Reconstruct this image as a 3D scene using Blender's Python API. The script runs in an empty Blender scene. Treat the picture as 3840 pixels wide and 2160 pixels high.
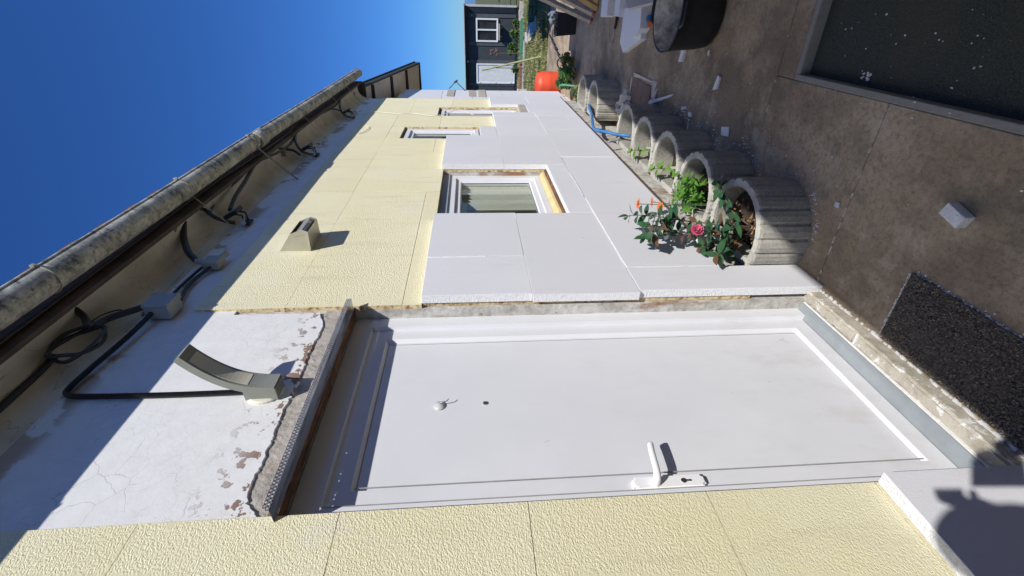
import bpy, bmesh, math, random
from mathutils import Vector, Matrix, Euler, Quaternion
random.seed(7)
rnd = random.random
def U(a, b): return a + (b - a) * random.random()
scene = bpy.context.scene
C = scene.collection

# ------------------------------------------------------------------ camera
CAM = Vector((0.0, -1.1317, 1.2657))
YAW, PITCH, ROLL = math.radians(30.996), math.radians(-4.573), math.radians(-1.20)
F = Vector((math.cos(PITCH)*math.cos(YAW), math.cos(PITCH)*math.sin(YAW), math.sin(PITCH)))
r0 = Vector((math.sin(YAW), -math.cos(YAW), 0)); u0 = r0.cross(F)
Rr = r0*math.cos(ROLL) + u0*math.sin(ROLL); Uu = -r0*math.sin(ROLL) + u0*math.cos(ROLL)
cam = bpy.data.cameras.new('camera'); cam.sensor_width = 36.0; cam.lens = 1794.97/3840*36.0
cam.clip_start = 0.01; cam.clip_end = 4000
co = bpy.data.objects.new('camera', cam); C.objects.link(co)
X_, Y_, Z_ = -Uu, Rr, -F      # the phone was turned on its side: the world's up is the picture's left
co.matrix_world = Matrix(((X_.x, Y_.x, Z_.x, CAM.x), (X_.y, Y_.y, Z_.y, CAM.y), (X_.z, Y_.z, Z_.z, CAM.z), (0, 0, 0, 1)))
scene.camera = co

# ------------------------------------------------------------------ sky, sun, exposure
SUN = Vector((0.73, 1.0, -1.28)).normalized()      # direction the light travels
elev = math.asin(-SUN.z); az = math.atan2(-SUN.x, -SUN.y)
w = bpy.data.worlds.new('World'); scene.world = w; w.use_nodes = True
nt = w.node_tree; bgn = nt.nodes['Background']
sk = nt.nodes.new('ShaderNodeTexSky'); sk.sky_type = 'NISHITA'; sk.sun_disc = False
sk.sun_elevation = elev; sk.sun_rotation = az; sk.altitude = 50; sk.air_density = 1.0; sk.dust_density = 0.0; sk.ozone_density = 10.0
tint = nt.nodes.new('ShaderNodeMix'); tint.data_type = 'RGBA'; tint.blend_type = 'MULTIPLY'; tint.inputs[0].default_value = 1.0; tint.inputs[7].default_value = (.36, .61, .92, 1)
nt.links.new(sk.outputs[0], tint.inputs[6]); nt.links.new(tint.outputs[2], bgn.inputs[0]); bgn.inputs[1].default_value = 0.125
sl = bpy.data.lights.new('sun', 'SUN'); sl.energy = 4.5; sl.angle = math.radians(0.53); sl.color = (1.0, 0.972, 0.93)
so = bpy.data.objects.new('sun', sl); C.objects.link(so); so.rotation_euler = SUN.to_track_quat('-Z', 'Y').to_euler()
so.location = (-3, -6, 8)
vs = scene.view_settings; vs.view_transform = 'Standard'; vs.look = 'None'; vs.exposure = 0.1; vs.gamma = 1.0; vs.use_curve_mapping = False

# ------------------------------------------------------------------ material helper
class G:
    def __init__(s, name):
        s.m = bpy.data.materials.new(name); s.m.use_nodes = True
        s.t = s.m.node_tree; s.b = s.t.nodes['Principled BSDF']; s.pos = None
    def n(s, typ, **kw):
        nd = s.t.nodes.new(typ)
        for k, v in kw.items(): setattr(nd, k, v)
        return nd
    def L(s, a, b): s.t.links.new(a, b)
    def P(s, scale=(1, 1, 1), loc=(0, 0, 0)):
        if s.pos is None: s.pos = s.n('ShaderNodeNewGeometry').outputs['Position']
        if scale == (1, 1, 1) and loc == (0, 0, 0): return s.pos
        mp = s.n('ShaderNodeMapping'); mp.inputs['Scale'].default_value = scale; mp.inputs['Location'].default_value = loc
        s.L(s.pos, mp.inputs[0]); return mp.outputs[0]
    def noise(s, scale, detail=4, rough=.55, vec=None, dist=0.0):
        x = s.n('ShaderNodeTexNoise'); x.inputs['Scale'].default_value = scale; x.inputs['Detail'].default_value = detail
        x.inputs['Roughness'].default_value = rough; x.inputs['Distortion'].default_value = dist
        s.L(vec if vec is not None else s.P(), x.inputs['Vector']); return x.outputs['Fac']
    def vor(s, scale, feat='F1', vec=None, out='Distance'):
        x = s.n('ShaderNodeTexVoronoi', feature=feat); x.inputs['Scale'].default_value = scale
        s.L(vec if vec is not None else s.P(), x.inputs['Vector']); return x.outputs[out]
    def ramp(s, fac, stops):
        x = s.n('ShaderNodeValToRGB'); e = x.color_ramp.elements
        while len(e) < len(stops): e.new(0.5)
        for el, (p, c) in zip(e, stops):
            el.position = p; el.color = (c, c, c, 1) if isinstance(c, (int, float)) else (*c, 1)
        s.L(fac, x.inputs[0]); return x.outputs[0]
    def mix(s, fac, a, b, mode='MIX'):
        x = s.n('ShaderNodeMix', data_type='RGBA', blend_type=mode)
        for i, v in ((0, fac), (6, a), (7, b)):
            if isinstance(v, (int, float)): x.inputs[i].default_value = v if i == 0 else (v, v, v, 1)
            elif isinstance(v, tuple): x.inputs[i].default_value = (*v, 1)
            else: s.L(v, x.inputs[i])
        return x.outputs[2]
    def math(s, op, a, b=0.0, c=None):
        x = s.n('ShaderNodeMath', operation=op)
        for i, v in enumerate((a, b) if c is None else (a, b, c)):
            if isinstance(v, (int, float)): x.inputs[i].default_value = v
            else: s.L(v, x.inputs[i])
        return x.outputs[0]
    def orand(s): return s.n('ShaderNodeObjectInfo').outputs['Random']
    def xyz(s):
        x = s.n('ShaderNodeSeparateXYZ'); s.L(s.P(), x.inputs[0]); return x.outputs
    def smooth(s, v, lo, hi):
        x = s.n('ShaderNodeMapRange', interpolation_type='SMOOTHSTEP'); x.inputs[1].default_value = lo; x.inputs[2].default_value = hi
        s.L(v, x.inputs[0]); return x.outputs[0]
    def bump(s, h, strength, dist, prev=None):
        x = s.n('ShaderNodeBump'); x.inputs['Strength'].default_value = strength; x.inputs['Distance'].default_value = dist
        s.L(h, x.inputs['Height'])
        if prev is not None: s.L(prev, x.inputs['Normal'])
        return x.outputs[0]
    def out(s, col=None, rough=.6, nrm=None, metal=0.0, spec=None):
        if col is not None:
            if isinstance(col, tuple): s.b.inputs['Base Color'].default_value = (*col, 1)
            else: s.L(col, s.b.inputs['Base Color'])
        if isinstance(rough, (int, float)): s.b.inputs['Roughness'].default_value = rough
        else: s.L(rough, s.b.inputs['Roughness'])
        if nrm is not None: s.L(nrm, s.b.inputs['Normal'])
        s.b.inputs['Metallic'].default_value = metal
        if spec is not None: s.b.inputs['Specular IOR Level'].default_value = spec
        return s.m

def simple(name, col, rough=.6, var=.15, scale=20, bump=0.0, bscale=80, metal=0.0, spec=None):
    g = G(name); nz = g.noise(scale, 5)
    c = g.mix(g.ramp(nz, [(.3, 0), (.7, 1)]), tuple(v*(1-var) for v in col), tuple(min(1, v*(1+var)) for v in col))
    nrm = g.bump(g.noise(bscale, 4), .6, bump) if bump else None
    return g.out(c, rough, nrm, metal, spec)

M = {}
# white expanded polystyrene, moulded skin
g = G('foam_face'); nz = g.noise(1.7, 4); b1 = g.vor(260)
dent = g.ramp(g.noise(16, 4, .6, g.P((1, 1, .45))), [(.64, 0), (.72, 1)])
c = g.mix(g.ramp(nz, [(.3, 0), (.75, 1)]), (.705, .705, .735), (.75, .75, .775))
c = g.mix(g.math('MULTIPLY', dent, .16), c, (.6, .6, .6)); c = g.mix(g.math('MULTIPLY', g.orand(), .5), c, (.665, .665, .685)); c = g.mix(g.math('MULTIPLY', g.ramp(g.noise(300, 2), [(.4, 1), (.6, 0)]), .12), c, (.55, .55, .56))
c = g.mix(g.math('MULTIPLY', g.ramp(g.noise(4.2, 6, .65, g.P((1.6, 1, .5))), [(.57, 0), (.68, 1)]), .14), c, (.50, .48, .45))
M['foam'] = g.out(c, .62, g.bump(dent, .3, .003, g.bump(b1, .35, .0016)), spec=.25)
g = G('foam_cut'); v = g.noise(55, 6, .75, g.P((1, 1, 2.2)), .6); b1 = g.vor(170)
M['foam_cut'] = g.out(g.mix(v, (.92, .92, .925), (.96, .96, .965)), .8, g.bump(v, .9, .012, g.bump(b1, .5, .003)), spec=.2)
# yellow rough-cast cladding
g = G('rough_cast'); wv = g.P((1, 1, 1.5))
n1 = g.noise(150, 4, .6, wv, .25); n2 = g.noise(380, 3, .6, wv); big = g.noise(2.2, 4)
pale = g.ramp(g.noise(5.5, 5, .6, g.P((1, 1, .6))), [(.6, 0), (.72, 1)])
c = g.mix(g.ramp(big, [(.35, 0), (.7, 1)]), (.91, .845, .55), (.94, .89, .645))
c = g.mix(g.math('MULTIPLY', g.ramp(n1, [(.3, 1), (.5, 0)]), .22), c, (.70, .62, .40))
c = g.mix(g.math('MULTIPLY', pale, .45), c, (.82, .79, .70)); c = g.mix(g.math('MULTIPLY', g.orand(), .45), c, (.83, .75, .47)); c = g.mix(g.math('MULTIPLY', g.ramp(g.noise(6, 6, .65, g.P((2.2, 1, .35))), [(.55, 0), (.7, 1)]), .22), c, (.55, .48, .34))
hgt = g.math('ADD', g.math('MULTIPLY', g.ramp(n1, [(.3, 0), (.68, 1)]), 1.0), g.math('MULTIPLY', n2, .5))
M['yellow'] = g.out(c, .85, g.bump(hgt, .62, .0045), spec=.2)
g = G('rough_cast_edge'); M['yellow_edge'] = g.out(g.mix(g.ramp(g.noise(40, 5), [(.46, 0), (.66, 1)]), (.70, .58, .34), (.30, .14, .06)), .9, g.bump(g.noise(90, 4), .8, .004))
# painted plaster with hair cracks and flaked spots
g = G('cracked_plaster'); dv = g.n('ShaderNodeTexNoise'); dv.inputs['Scale'].default_value = 7; dv.inputs['Detail'].default_value = 5; g.L(g.P(), dv.inputs[0])
ad = g.n('ShaderNodeMixRGB'); ad.inputs[0].default_value = .09; g.L(g.P(), ad.inputs[1]); g.L(dv.outputs['Color'], ad.inputs[2])
e1 = g.vor(9.0, 'DISTANCE_TO_EDGE', ad.outputs[0]); e2 = g.vor(26, 'DISTANCE_TO_EDGE', ad.outputs[0])
gate = g.ramp(g.noise(5, 3), [(.42, 0), (.58, 1)])
gate1 = g.ramp(g.noise(3.5, 3, .5, g.P((1, 1, 1), (3, 1, 2))), [(.50, 0), (.60, 1)]); cr1 = g.math('MULTIPLY', g.ramp(e1, [(.0, 1), (.009, 0)]), gate1); cr2 = g.math('MULTIPLY', g.ramp(e2, [(.0, 1), (.022, 0)]), gate)
zz = g.xyz()[2]
flk = g.math('MULTIPLY', g.ramp(g.noise(17, 6, .6), [(.555, 0), (.567, 1)]), g.smooth(zz, 2.08, 1.905))
speck = g.math('MULTIPLY', g.ramp(g.noise(75, 3), [(.70, 0), (.73, 1)]), g.smooth(zz, 2.35, 1.95))
stain = g.math('MULTIPLY', g.ramp(g.noise(5.5, 5), [(.5, 0), (.54, 1)]), g.smooth(zz, 2.56, 2.63))
c = g.mix(g.ramp(g.noise(16, 6), [(.3, 0), (.7, 1)]), (.73, .725, .70), (.80, .795, .77))
c = g.mix(g.math('MULTIPLY', cr1, .6), c, (.36, .35, .34)); c = g.mix(g.math('MULTIPLY', cr2, .4), c, (.42, .41, .40)); c = g.mix(g.math('MULTIPLY', g.ramp(g.noise(120, 4, .7), [(.58, 0), (.7, 1)]), .25), c, (.5, .5, .5))
c = g.mix(g.math('MULTIPLY', speck, .6), c, (.3, .24, .21)); c = g.mix(flk, c, (.27, .17, .125)); c = g.mix(g.math('MULTIPLY', stain, .75), c, (.36, .24, .14))
h = g.math('SUBTRACT', g.math('MULTIPLY', g.noise(60, 5), .4), g.math('ADD', g.math('MULTIPLY', cr1, .35), g.math('ADD', flk, flk)))
M['plaster'] = g.out(c, .75, g.bump(h, .5, .003), spec=.3)
# bare stained wall / reveals
g = G('stained_render'); n1 = g.noise(14, 7, .65); n2 = g.noise(5, 5, .6, g.P((1, 1, .4)))
c = g.mix(g.ramp(n1, [(.35, 0), (.6, 1)]), (.36, .33, .28), (.62, .61, .57)); c = g.mix(g.ramp(n2, [(.56, 0), (.64, 1)]), c, (.30, .17, .10))
c = g.mix(g.ramp(g.noise(33, 6, .7), [(.62, 0), (.68, 1)]), c, (.12, .12, .11))
M['reveal'] = g.out(c, .85, g.bump(g.noise(50, 6, .7), .9, .008))
g = G('bare_cement'); n1 = g.noise(22, 8, .7)
c = g.mix(g.ramp(n1, [(.3, 0), (.5, .6), (.7, 1)]), (.27, .24, .20), (.54, .495, .43)); c = g.mix(g.ramp(g.noise(11, 3), [(.63, 0), (.68, 1)]), c, (.55, .21, .10))
M['cement'] = g.out(c, .92, g.bump(n1, .9, .010))
g = G('rust'); n1 = g.noise(26, 7, .7, g.P((.35, 1, 1)))
c = g.ramp(n1, [(.3, (.035, .022, .016)), (.5, (.13, .055, .025)), (.62, (.26, .12, .045)), (.78, (.10, .07, .05))])
M['rust'] = g.out(c, .9, g.bump(n1, .8, .006))
g = G('galvanised'); n1 = g.noise(30, 4, .5, g.P((.15, 1, 1)))
M['zinc'] = g.out(g.ramp(n1, [(.3, (.36, .40, .46)), (.7, (.52, .56, .62))]), g.ramp(n1, [(.3, .22), (.7, .40)]), None, .95)
g = G('pvc'); sc = g.ramp(g.noise(60, 3, .5, g.P((.3, 1, 1.5))), [(.745, 0), (.76, 1)])
c = g.mix(g.ramp(g.noise(2.2, 3), [(.3, 0), (.7, 1)]), (.69, .695, .715), (.745, .75, .77)); zz = g.xyz()[2]; dirt = g.math('MULTIPLY', g.ramp(g.noise(7, 7, .7, g.P((1, 1, .5))), [(.5, 0), (.7, 1)]), g.smooth(zz, .55, -.28)); c = g.mix(g.math('MULTIPLY', dirt, .30), c, (.42, .38, .32)); c = g.mix(g.math('MULTIPLY', g.ramp(g.noise(3.2, 6, .7, g.P((1.5, 1, .6), (4, 0, 1))), [(.54, 0), (.68, 1)]), .16), c, (.55, .54, .52))
M['pvc'] = g.out(g.mix(g.math('MULTIPLY', sc, .5), c, (.45, .45, .45)), g.ramp(g.noise(9, 5), [(.3, .30), (.7, .5)]), g.bump(g.noise(3.0, 2), .1, .003), spec=.4)
M['pvc_dark'] = simple('seal', (.05, .05, .055), .6)
g = G('glass_pane'); gl = g.n('ShaderNodeBsdfGlossy'); gl.inputs['Roughness'].default_value = .015; gl.inputs['Color'].default_value = (.9, .95, .95, 1)
tr = g.n('ShaderNodeBsdfTransparent'); tr.inputs['Color'].default_value = (.86, .88, .87, 1); fr = g.n('ShaderNodeFresnel'); fr.inputs[0].default_value = 1.5
ge = g.n('ShaderNodeNewGeometry'); mx = g.n('ShaderNodeMixShader'); g.L(g.math('MULTIPLY', fr.outputs[0], g.math('SUBTRACT', 1.0, ge.outputs['Backfacing'])), mx.inputs[0]); g.L(tr.outputs[0], mx.inputs[1]); g.L(gl.outputs[0], mx.inputs[2])
g.L(mx.outputs[0], g.t.nodes['Material Output'].inputs[0]); M['glass'] = g.m
g = G('gutter'); n1 = g.noise(9, 8, .7); n2 = g.noise(38, 6, .7); zz = g.xyz()[2]
c = g.mix(g.ramp(n1, [(.38, 0), (.6, 1)]), (.15, .15, .125), (.60, .575, .48)); c = g.mix(g.ramp(n2, [(.5, 0), (.72, 1)]), c, (.60, .58, .50))
c = g.mix(g.math('MULTIPLY', g.ramp(g.noise(21, 5, .7), [(.55, 0), (.66, 1)]), .8), c, (.035, .037, .033))
M['gutter'] = g.out(c, .8, g.bump(n2, .7, .004))
M['fascia'] = simple('brown_board', (.075, .05, .04), .75, .55, 7, .004, 30)
g = G('cove_plaster'); n1 = g.noise(4.5, 6, .6); c = g.mix(g.ramp(n1, [(.35, 0), (.62, 1)]), (.50, .46, .36), (.66, .62, .50))
ad = g.n('ShaderNodeMixRGB'); ad.inputs[0].default_value = .2; g.L(g.P(), ad.inputs[1]); g.L(g.n('ShaderNodeTexNoise').outputs['Color'], ad.inputs[2])
c = g.mix(g.ramp(g.vor(3.2, 'DISTANCE_TO_EDGE', ad.outputs[0]), [(0, .6), (.006, 0)]), c, (.16, .13, .10)); c = g.mix(g.ramp(g.noise(7, 4), [(.66, 0), (.7, 1)]), c, (.16, .10, .07))
M['cove'] = g.out(c, .8, g.bump(g.noise(30, 5), .3, .003))
M['tile'] = simple('roof_tile', (.36, .13, .07), .85, .35, 9, .005, 40)
# concrete paving
g = G('paving'); n1 = g.noise(2.1, 7, .62); n2 = g.noise(48, 6, .7); n3 = g.noise(130, 4, .7); n4 = g.noise(7, 6, .6)
c = g.mix(g.ramp(n1, [(.33, 0), (.68, 1)]), (.36, .265, .165), (.56, .435, .295)); c = g.mix(g.ramp(n4, [(.54, 0), (.7, 1)]), c, (.27, .225, .17))
c = g.mix(g.math('MULTIPLY', g.ramp(n2, [(.36, 1), (.52, 0)]), .6), c, (.20, .155, .10))
c = g.mix(g.math('MULTIPLY', g.ramp(n3, [(.6, 0), (.72, 1)]), .5), c, (.62, .56, .46)); c = g.mix(g.ramp(g.noise(62, 3), [(.745, 0), (.765, 1)]), c, (.6, .58, .52))
stn = g.ramp(g.noise(1.15, 7, .68, g.P((1, 1.3, 1), (2, 5, 0))), [(.47, 0), (.60, 1)]); c = g.mix(g.math('MULTIPLY', stn, .62), c, (.15, .115, .08)); c = g.mix(g.math('MULTIPLY', g.ramp(g.noise(2.6, 7, .7, g.P((1, 1, 1), (9, 1, 0))), [(.55, 0), (.64, 1)]), .5), c, (.58, .50, .38)); c = g.mix(g.math('MULTIPLY', g.ramp(g.noise(85, 5, .75), [(.30, 1), (.44, 0)]), .55), c, (.07, .058, .042))
dv2 = g.n('ShaderNodeTexNoise'); dv2.inputs['Scale'].default_value = 4; dv2.inputs['Detail'].default_value = 6; g.L(g.P(), dv2.inputs[0]); ad2 = g.n('ShaderNodeMixRGB'); ad2.inputs[0].default_value = .22; g.L(g.P(), ad2.inputs[1]); g.L(dv2.outputs['Color'], ad2.inputs[2])
crk = g.math('MULTIPLY', g.ramp(g.vor(1.5, 'DISTANCE_TO_EDGE', ad2.outputs[0]), [(0, 1), (.006, 0)]), g.ramp(g.noise(2.2, 3), [(.46, 0), (.54, 1)])); c = g.mix(g.math('MULTIPLY', crk, .22), c, (.05, .042, .03))
moss = g.math('MULTIPLY', g.ramp(g.noise(3.3, 6, .65), [(.56, 0), (.70, 1)]), .5); c = g.mix(moss, c, (.14, .135, .07))
M['paving'] = g.out(c, .9, g.bump(g.math('ADD', n2, g.math('MULTIPLY', n3, .5)), .8, .006))
g = G('yard_asphalt'); n2 = g.noise(150, 5, .7); c = g.mix(g.ramp(n2, [(.35, 0), (.65, 1)]), (.022, .028, .022), (.085, .095, .075)); c = g.mix(g.ramp(g.noise(75, 2), [(.72, 0), (.74, 1)]), c, (.28, .26, .22)); c = g.mix(g.math('MULTIPLY', g.ramp(g.noise(3, 5, .6), [(.45, 0), (.65, 1)]), .6), c, (.09, .075, .05))
M['asphalt'] = g.out(c, .92, g.bump(n2, 1.0, .008))
g = G('kerb_face'); n2 = g.noise(40, 6, .7); M['kerb'] = g.out(g.mix(n2, (.20, .19, .165), (.36, .34, .30)), .9, g.bump(n2, .7, .006))
g = G('step_stone'); n1 = g.noise(10, 7, .65); c = g.mix(g.ramp(n1, [(.35, 0), (.62, 1)]), (.33, .295, .225), (.50, .46, .38)); c = g.mix(g.ramp(g.noise(18, 7, .7), [(.56, 0), (.63, 1)]), c, (.74, .73, .70))
M['stone'] = g.out(c, .85, g.bump(g.noise(55, 6, .7), .8, .006))
g = G('ring_concrete'); n1 = g.noise(70, 6, .7); n2 = g.noise(8, 6, .6); c = g.mix(g.ramp(n2, [(.35, 0), (.65, 1)]), (.34, .325, .28), (.50, .475, .41)); c = g.mix(g.math('MULTIPLY', g.ramp(n1, [(.4, 1), (.55, 0)]), .5), c, (.22, .21, .18))
M['ring'] = g.out(c, .9, g.bump(n1, .9, .007))
g = G('ring_rim'); n1 = g.noise(90, 5, .7); n2 = g.noise(9, 5); M['ring_rim'] = g.out(g.mix(g.ramp(n2, [(.35, 0), (.65, 1)]), (.44, .42, .365), (.60, .575, .50)), .9, g.bump(n1, .8, .005))
M['soil'] = simple('soil', (.05, .035, .022), .95, .5, 40, .02, 60)
g = G('coir'); n2 = g.noise(170, 4, .8); c = g.ramp(n2, [(.3, (.07, .06, .05)), (.5, (.19, .155, .115)), (.64, (.40, .335, .25)), (.75, (.68, .63, .54))]); c = g.mix(g.math('MULTIPLY', g.ramp(g.noise(9, 6, .65), [(.45, 0), (.65, 1)]), .55), c, (.26, .225, .18)); M['coir'] = g.out(c, .95, g.bump(n2, 1.0, .02))
g = G('coir_pile'); oi = g.vor(190, 'F1', None, 'Color'); c = g.mix(g.ramp(g.noise(120, 3), [(.44, 0), (.60, 1)]), (.11, .09, .07), (.66, .58, .46)); c = g.mix(g.math('MULTIPLY', g.ramp(g.noise(9, 6, .65), [(.45, 0), (.65, 1)]), .5), c, (.34, .29, .22)); M['coir_pile'] = g.out(c, .9)
def leafmat(name, a, b, rough=.35, spec=.5, tr=.25):
    g = G(name); oi = g.n('ShaderNodeObjectInfo'); c = g.mix(g.ramp(g.noise(22, 3), [(.3, 0), (.7, 1)]), a, b)
    m = g.out(c, rough, None, 0, spec); d = g.n('ShaderNodeBsdfTranslucent'); g.L(c, d.inputs[0]); x = g.n('ShaderNodeMixShader'); x.inputs[0].default_value = tr
    g.L(g.b.outputs[0], x.inputs[1]); g.L(d.outputs[0], x.inputs[2]); g.L(x.outputs[0], g.t.nodes['Material Output'].inputs[0]); return m
M['leaf_dark'] = leafmat('camellia_leaf', (.025, .075, .03), (.05, .13, .05), .22, .6, .12)
M['leaf_bright'] = leafmat('parsley_leaf', (.07, .20, .02), (.16, .36, .05), .45, .4, .35)
M['leaf_light'] = leafmat('seedling_leaf', (.18, .36, .06), (.30, .48, .10), .45, .4, .4)
M['leaf_bush'] = leafmat('bush_leaf', (.035, .10, .025), (.10, .20, .05), .45, .4, .25)
M['leaf_yellow'] = leafmat('yellow_leaf', (.30, .26, .04), (.42, .36, .10), .5, .4, .3)
M['twig'] = simple('twig', (.16, .11, .07), .8, .3, 40)
M['stem_green'] = simple('green_stem', (.06, .12, .05), .6)
M['pink'] = simple('pink_petal', (.55, .10, .19), .5, .2, 60); M['orange'] = simple('orange_petal', (.70, .15, .015), .5, .25, 60); M['flower_eye'] = simple('flower_eye', (.05, .03, .015), .8)
M['black_rubber'] = simple('black_rubber', (.018, .018, .019), .55, .3, 12, .003, 50)
M['black_cable'] = simple('black_cable', (.02, .022, .026), .42, .2, 30)
M['grey_box'] = simple('grey_plastic', (.36, .37, .36), .5, .08, 10)
M['beige_box'] = simple('beige_plastic', (.38, .36, .30), .55, .1, 10)
M['lamp_grey'] = simple('lamp_grey', (.24, .25, .21), .5, .06, 20); M['diffuser'] = simple('lamp_diffuser', (.62, .59, .46), .35, .05, 10); M['ivory'] = simple('ivory', (.74, .70, .58), .6, .06, 10)
g = G('tarnished_zinc'); n1 = g.noise(20, 5); M['cowl'] = g.out(g.mix(n1, (.42, .40, .31), (.58, .56, .46)), .42, g.bump(g.noise(5, 2), .15, .004), .35)
M['lens'] = simple('lamp_lens', (.50, .49, .44), .25, .05)
M['mortar'] = simple('mortar', (.58, .54, .45), .95, .5, 16, .02, 30); M['mud'] = simple('wet_mortar', (.13, .105, .08), .6, .4, 14, .01, 30)
M['wood_pale'] = simple('pale_timber', (.44, .37, .30), .8, .2, 12, .003, 60); M['wood_red'] = simple('red_end_paint', (.36, .08, .04), .8, .2, 14); M['wood_ochre'] = simple('ochre_timber', (.42, .26, .10), .8, .2, 9)
M['red_plastic'] = simple('red_plastic', (.74, .085, .03), .5, .08, 6); M['blue_plastic'] = simple('blue_plastic', (.05, .19, .44), .45, .15, 12); M['green_plastic'] = simple('green_plastic', (.10, .30, .18), .5, .15, 12)
M['orange_plastic'] = simple('orange_plastic', (.75, .16, .03), .5, .1, 12); M['white_plastic'] = simple('white_plastic', (.72, .72, .70), .5, .08, 12); M['steel'] = simple('steel', (.5, .5, .5), .35, .1, 20, metal=1.0)
M['slate'] = simple('slate_paint', (.042, .052, .060), .7, .12, 4, .002, 60); M['navy'] = simple('navy_trim', (.010, .013, .024), .6, .2, 6); M['slate_light'] = simple('slate_batten', (.085, .092, .10), .7, .15, 6)
M['dark_glass'] = simple('dark_pane', (.03, .035, .04), .08, .4, 3); M['white_paint'] = simple('white_paint', (.76, .77, .77), .5, .05, 6); M['weathered'] = simple('weathered_board', (.52, .52, .49), .8, .15, 8)
g = G('lawn_soil'); n1 = g.noise(1.3, 6, .6); n2 = g.noise(22, 6, .7); c = g.mix(g.ramp(n1, [(.38, 0), (.62, 1)]), (.06, .085, .025), (.20, .17, .09)); c = g.mix(g.math('MULTIPLY', n2, .6), c, (.05, .07, .02)); M['lawn'] = g.out(c, .95, g.bump(n2, 1, .03))
g = G('grass_blade'); n1 = g.noise(1.6, 5); c = g.ramp(n1, [(.35, (.07, .12, .025)), (.5, (.24, .25, .08)), (.62, (.46, .40, .22)), (.75, (.18, .24, .06))]); M['grass'] = g.out(c, .8)
M['hill'] = simple('far_hill', (.10, .20, .36), 1.0, .12, .02); M['brick'] = simple('brick', (.38, .15, .09), .9, .25, 14, .004, 50); M['pale_stone'] = simple('pale_stone', (.58, .53, .45), .9, .2, 14, .01, 30)  # the hill's blue is distance haze put into its base colour
M['debris'] = simple('broken_tile', (.74, .70, .64), .7, .12, 20, .006, 40); M['soffit'] = simple('soffit_board', (.62, .60, .52), .75, .12, 6); M['batten'] = simple('dark_batten', (.05, .035, .033), .7, .2, 10); M['roof_dark'] = simple('dark_fascia', (.03, .035, .032), .7, .2, 10)
M['room'] = simple('room_wall', (.20, .19, .18), .9, .1, 3); g = G('curtain'); M['curtain'] = g.out(g.ramp(g.noise(3, 3, .5, g.P((9, 1, .3))), [(.3, (.55, .55, .48)), (.7, (.78, .75, .65))]), .9)
M['neighbour'] = simple('neighbour_render', (.42, .36, .29), .9, .15, 3, .004, 60)
M['skin'] = simple('skin', (.52, .32, .24), .55, .08, 12); M['shirt'] = simple('shirt', (.08, .10, .16), .85, .15, 20); M['trousers'] = simple('trousers', (.05, .055, .07), .85, .15, 20); M['hair'] = simple('hair', (.05, .032, .02), .7, .3, 60); M['phone'] = simple('phone_case', (.02, .02, .022), .35)
M['crumb'] = simple('foam_crumb', (.72, .72, .72), .8, .1, 40)

# ------------------------------------------------------------------ geometry helpers
def link(o, parent=None):
    C.objects.link(o)
    if parent is not None: o.parent = parent; o.location = o.location - wloc(parent)
    return o
def wloc(o):
    v = Vector(o.location)
    while o.parent: o = o.parent; v += Vector(o.location)
    return v
def fin(name, bm, mats, parent=None, smooth=False, local=False, recalc=True):
    me = bpy.data.meshes.new(name)
    if recalc: bmesh.ops.recalc_face_normals(bm, faces=bm.faces)
    if smooth:
        for f in bm.faces: f.smooth = True
    bm.to_mesh(me); bm.free()
    for m in (mats if isinstance(mats, (list, tuple)) else [mats]): me.materials.append(M[m] if isinstance(m, str) else m)
    o = bpy.data.objects.new(name, me); C.objects.link(o)
    if parent is not None:
        o.parent = parent
        if not local: o.location = -wloc(parent)
    return o
def tag(o, label, cat, group=None):
    o['label'] = label; o['category'] = cat
    if group: o['group'] = group
    return o
def thing(name, loc, label, cat, group=None, rz=0):
    o = bpy.data.objects.new(name, None); o.empty_display_size = .05; C.objects.link(o); o.location = loc; o.rotation_euler = (0, 0, rz)
    return tag(o, label, cat, group)
def struct(o): o['kind'] = 'structure'; return o
def NB(): return bmesh.new()
def box(bm, x0, x1, y0, y1, z0, z1, mi=0, side=None, jit=0.0):
    j = lambda: U(-jit, jit)
    v = [bm.verts.new((x+j(), y+j(), z+j())) for x in (x0, x1) for y in (y0, y1) for z in (z0, z1)]
    fs = [(0, 1, 3, 2), (4, 6, 7, 5), (0, 4, 5, 1), (2, 3, 7, 6), (0, 2, 6, 4), (1, 5, 7, 3)]
    out = []
    for k, f in enumerate(fs):
        fc = bm.faces.new([v[i] for i in f]); fc.material_index = mi if (side is None or k == 2) else side; out.append(fc)
    return v
def bev(bm, w, seg=1): bmesh.ops.bevel(bm, geom=list(bm.edges), offset=w, segments=seg, affect='EDGES', profile=.5)
def tube(bm, pts, r, n=8, rings=None, caps=True):
    pts = [Vector(p) for p in pts]; prev = None; up = Vector((0, 0, 1)); loops = []
    for i, p in enumerate(pts):
        d = (pts[min(i+1, len(pts)-1)] - pts[max(i-1, 0)]).normalized()
        if prev is None:
            a = d.orthogonal().normalized()
        else:
            a = (prev - d*prev.dot(d)).normalized()
        prev = a; b = d.cross(a); rr = r[i] if isinstance(r, (list, tuple)) else r
        loops.append([bm.verts.new(p + a*rr*math.cos(2*math.pi*k/n) + b*rr*math.sin(2*math.pi*k/n)) for k in range(n)])
    for A_, B_ in zip(loops, loops[1:]):
        for k in range(n): bm.faces.new((A_[k], A_[(k+1) % n], B_[(k+1) % n], B_[k]))
    if caps: bm.faces.new(loops[0][::-1]); bm.faces.new(loops[-1])
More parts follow.
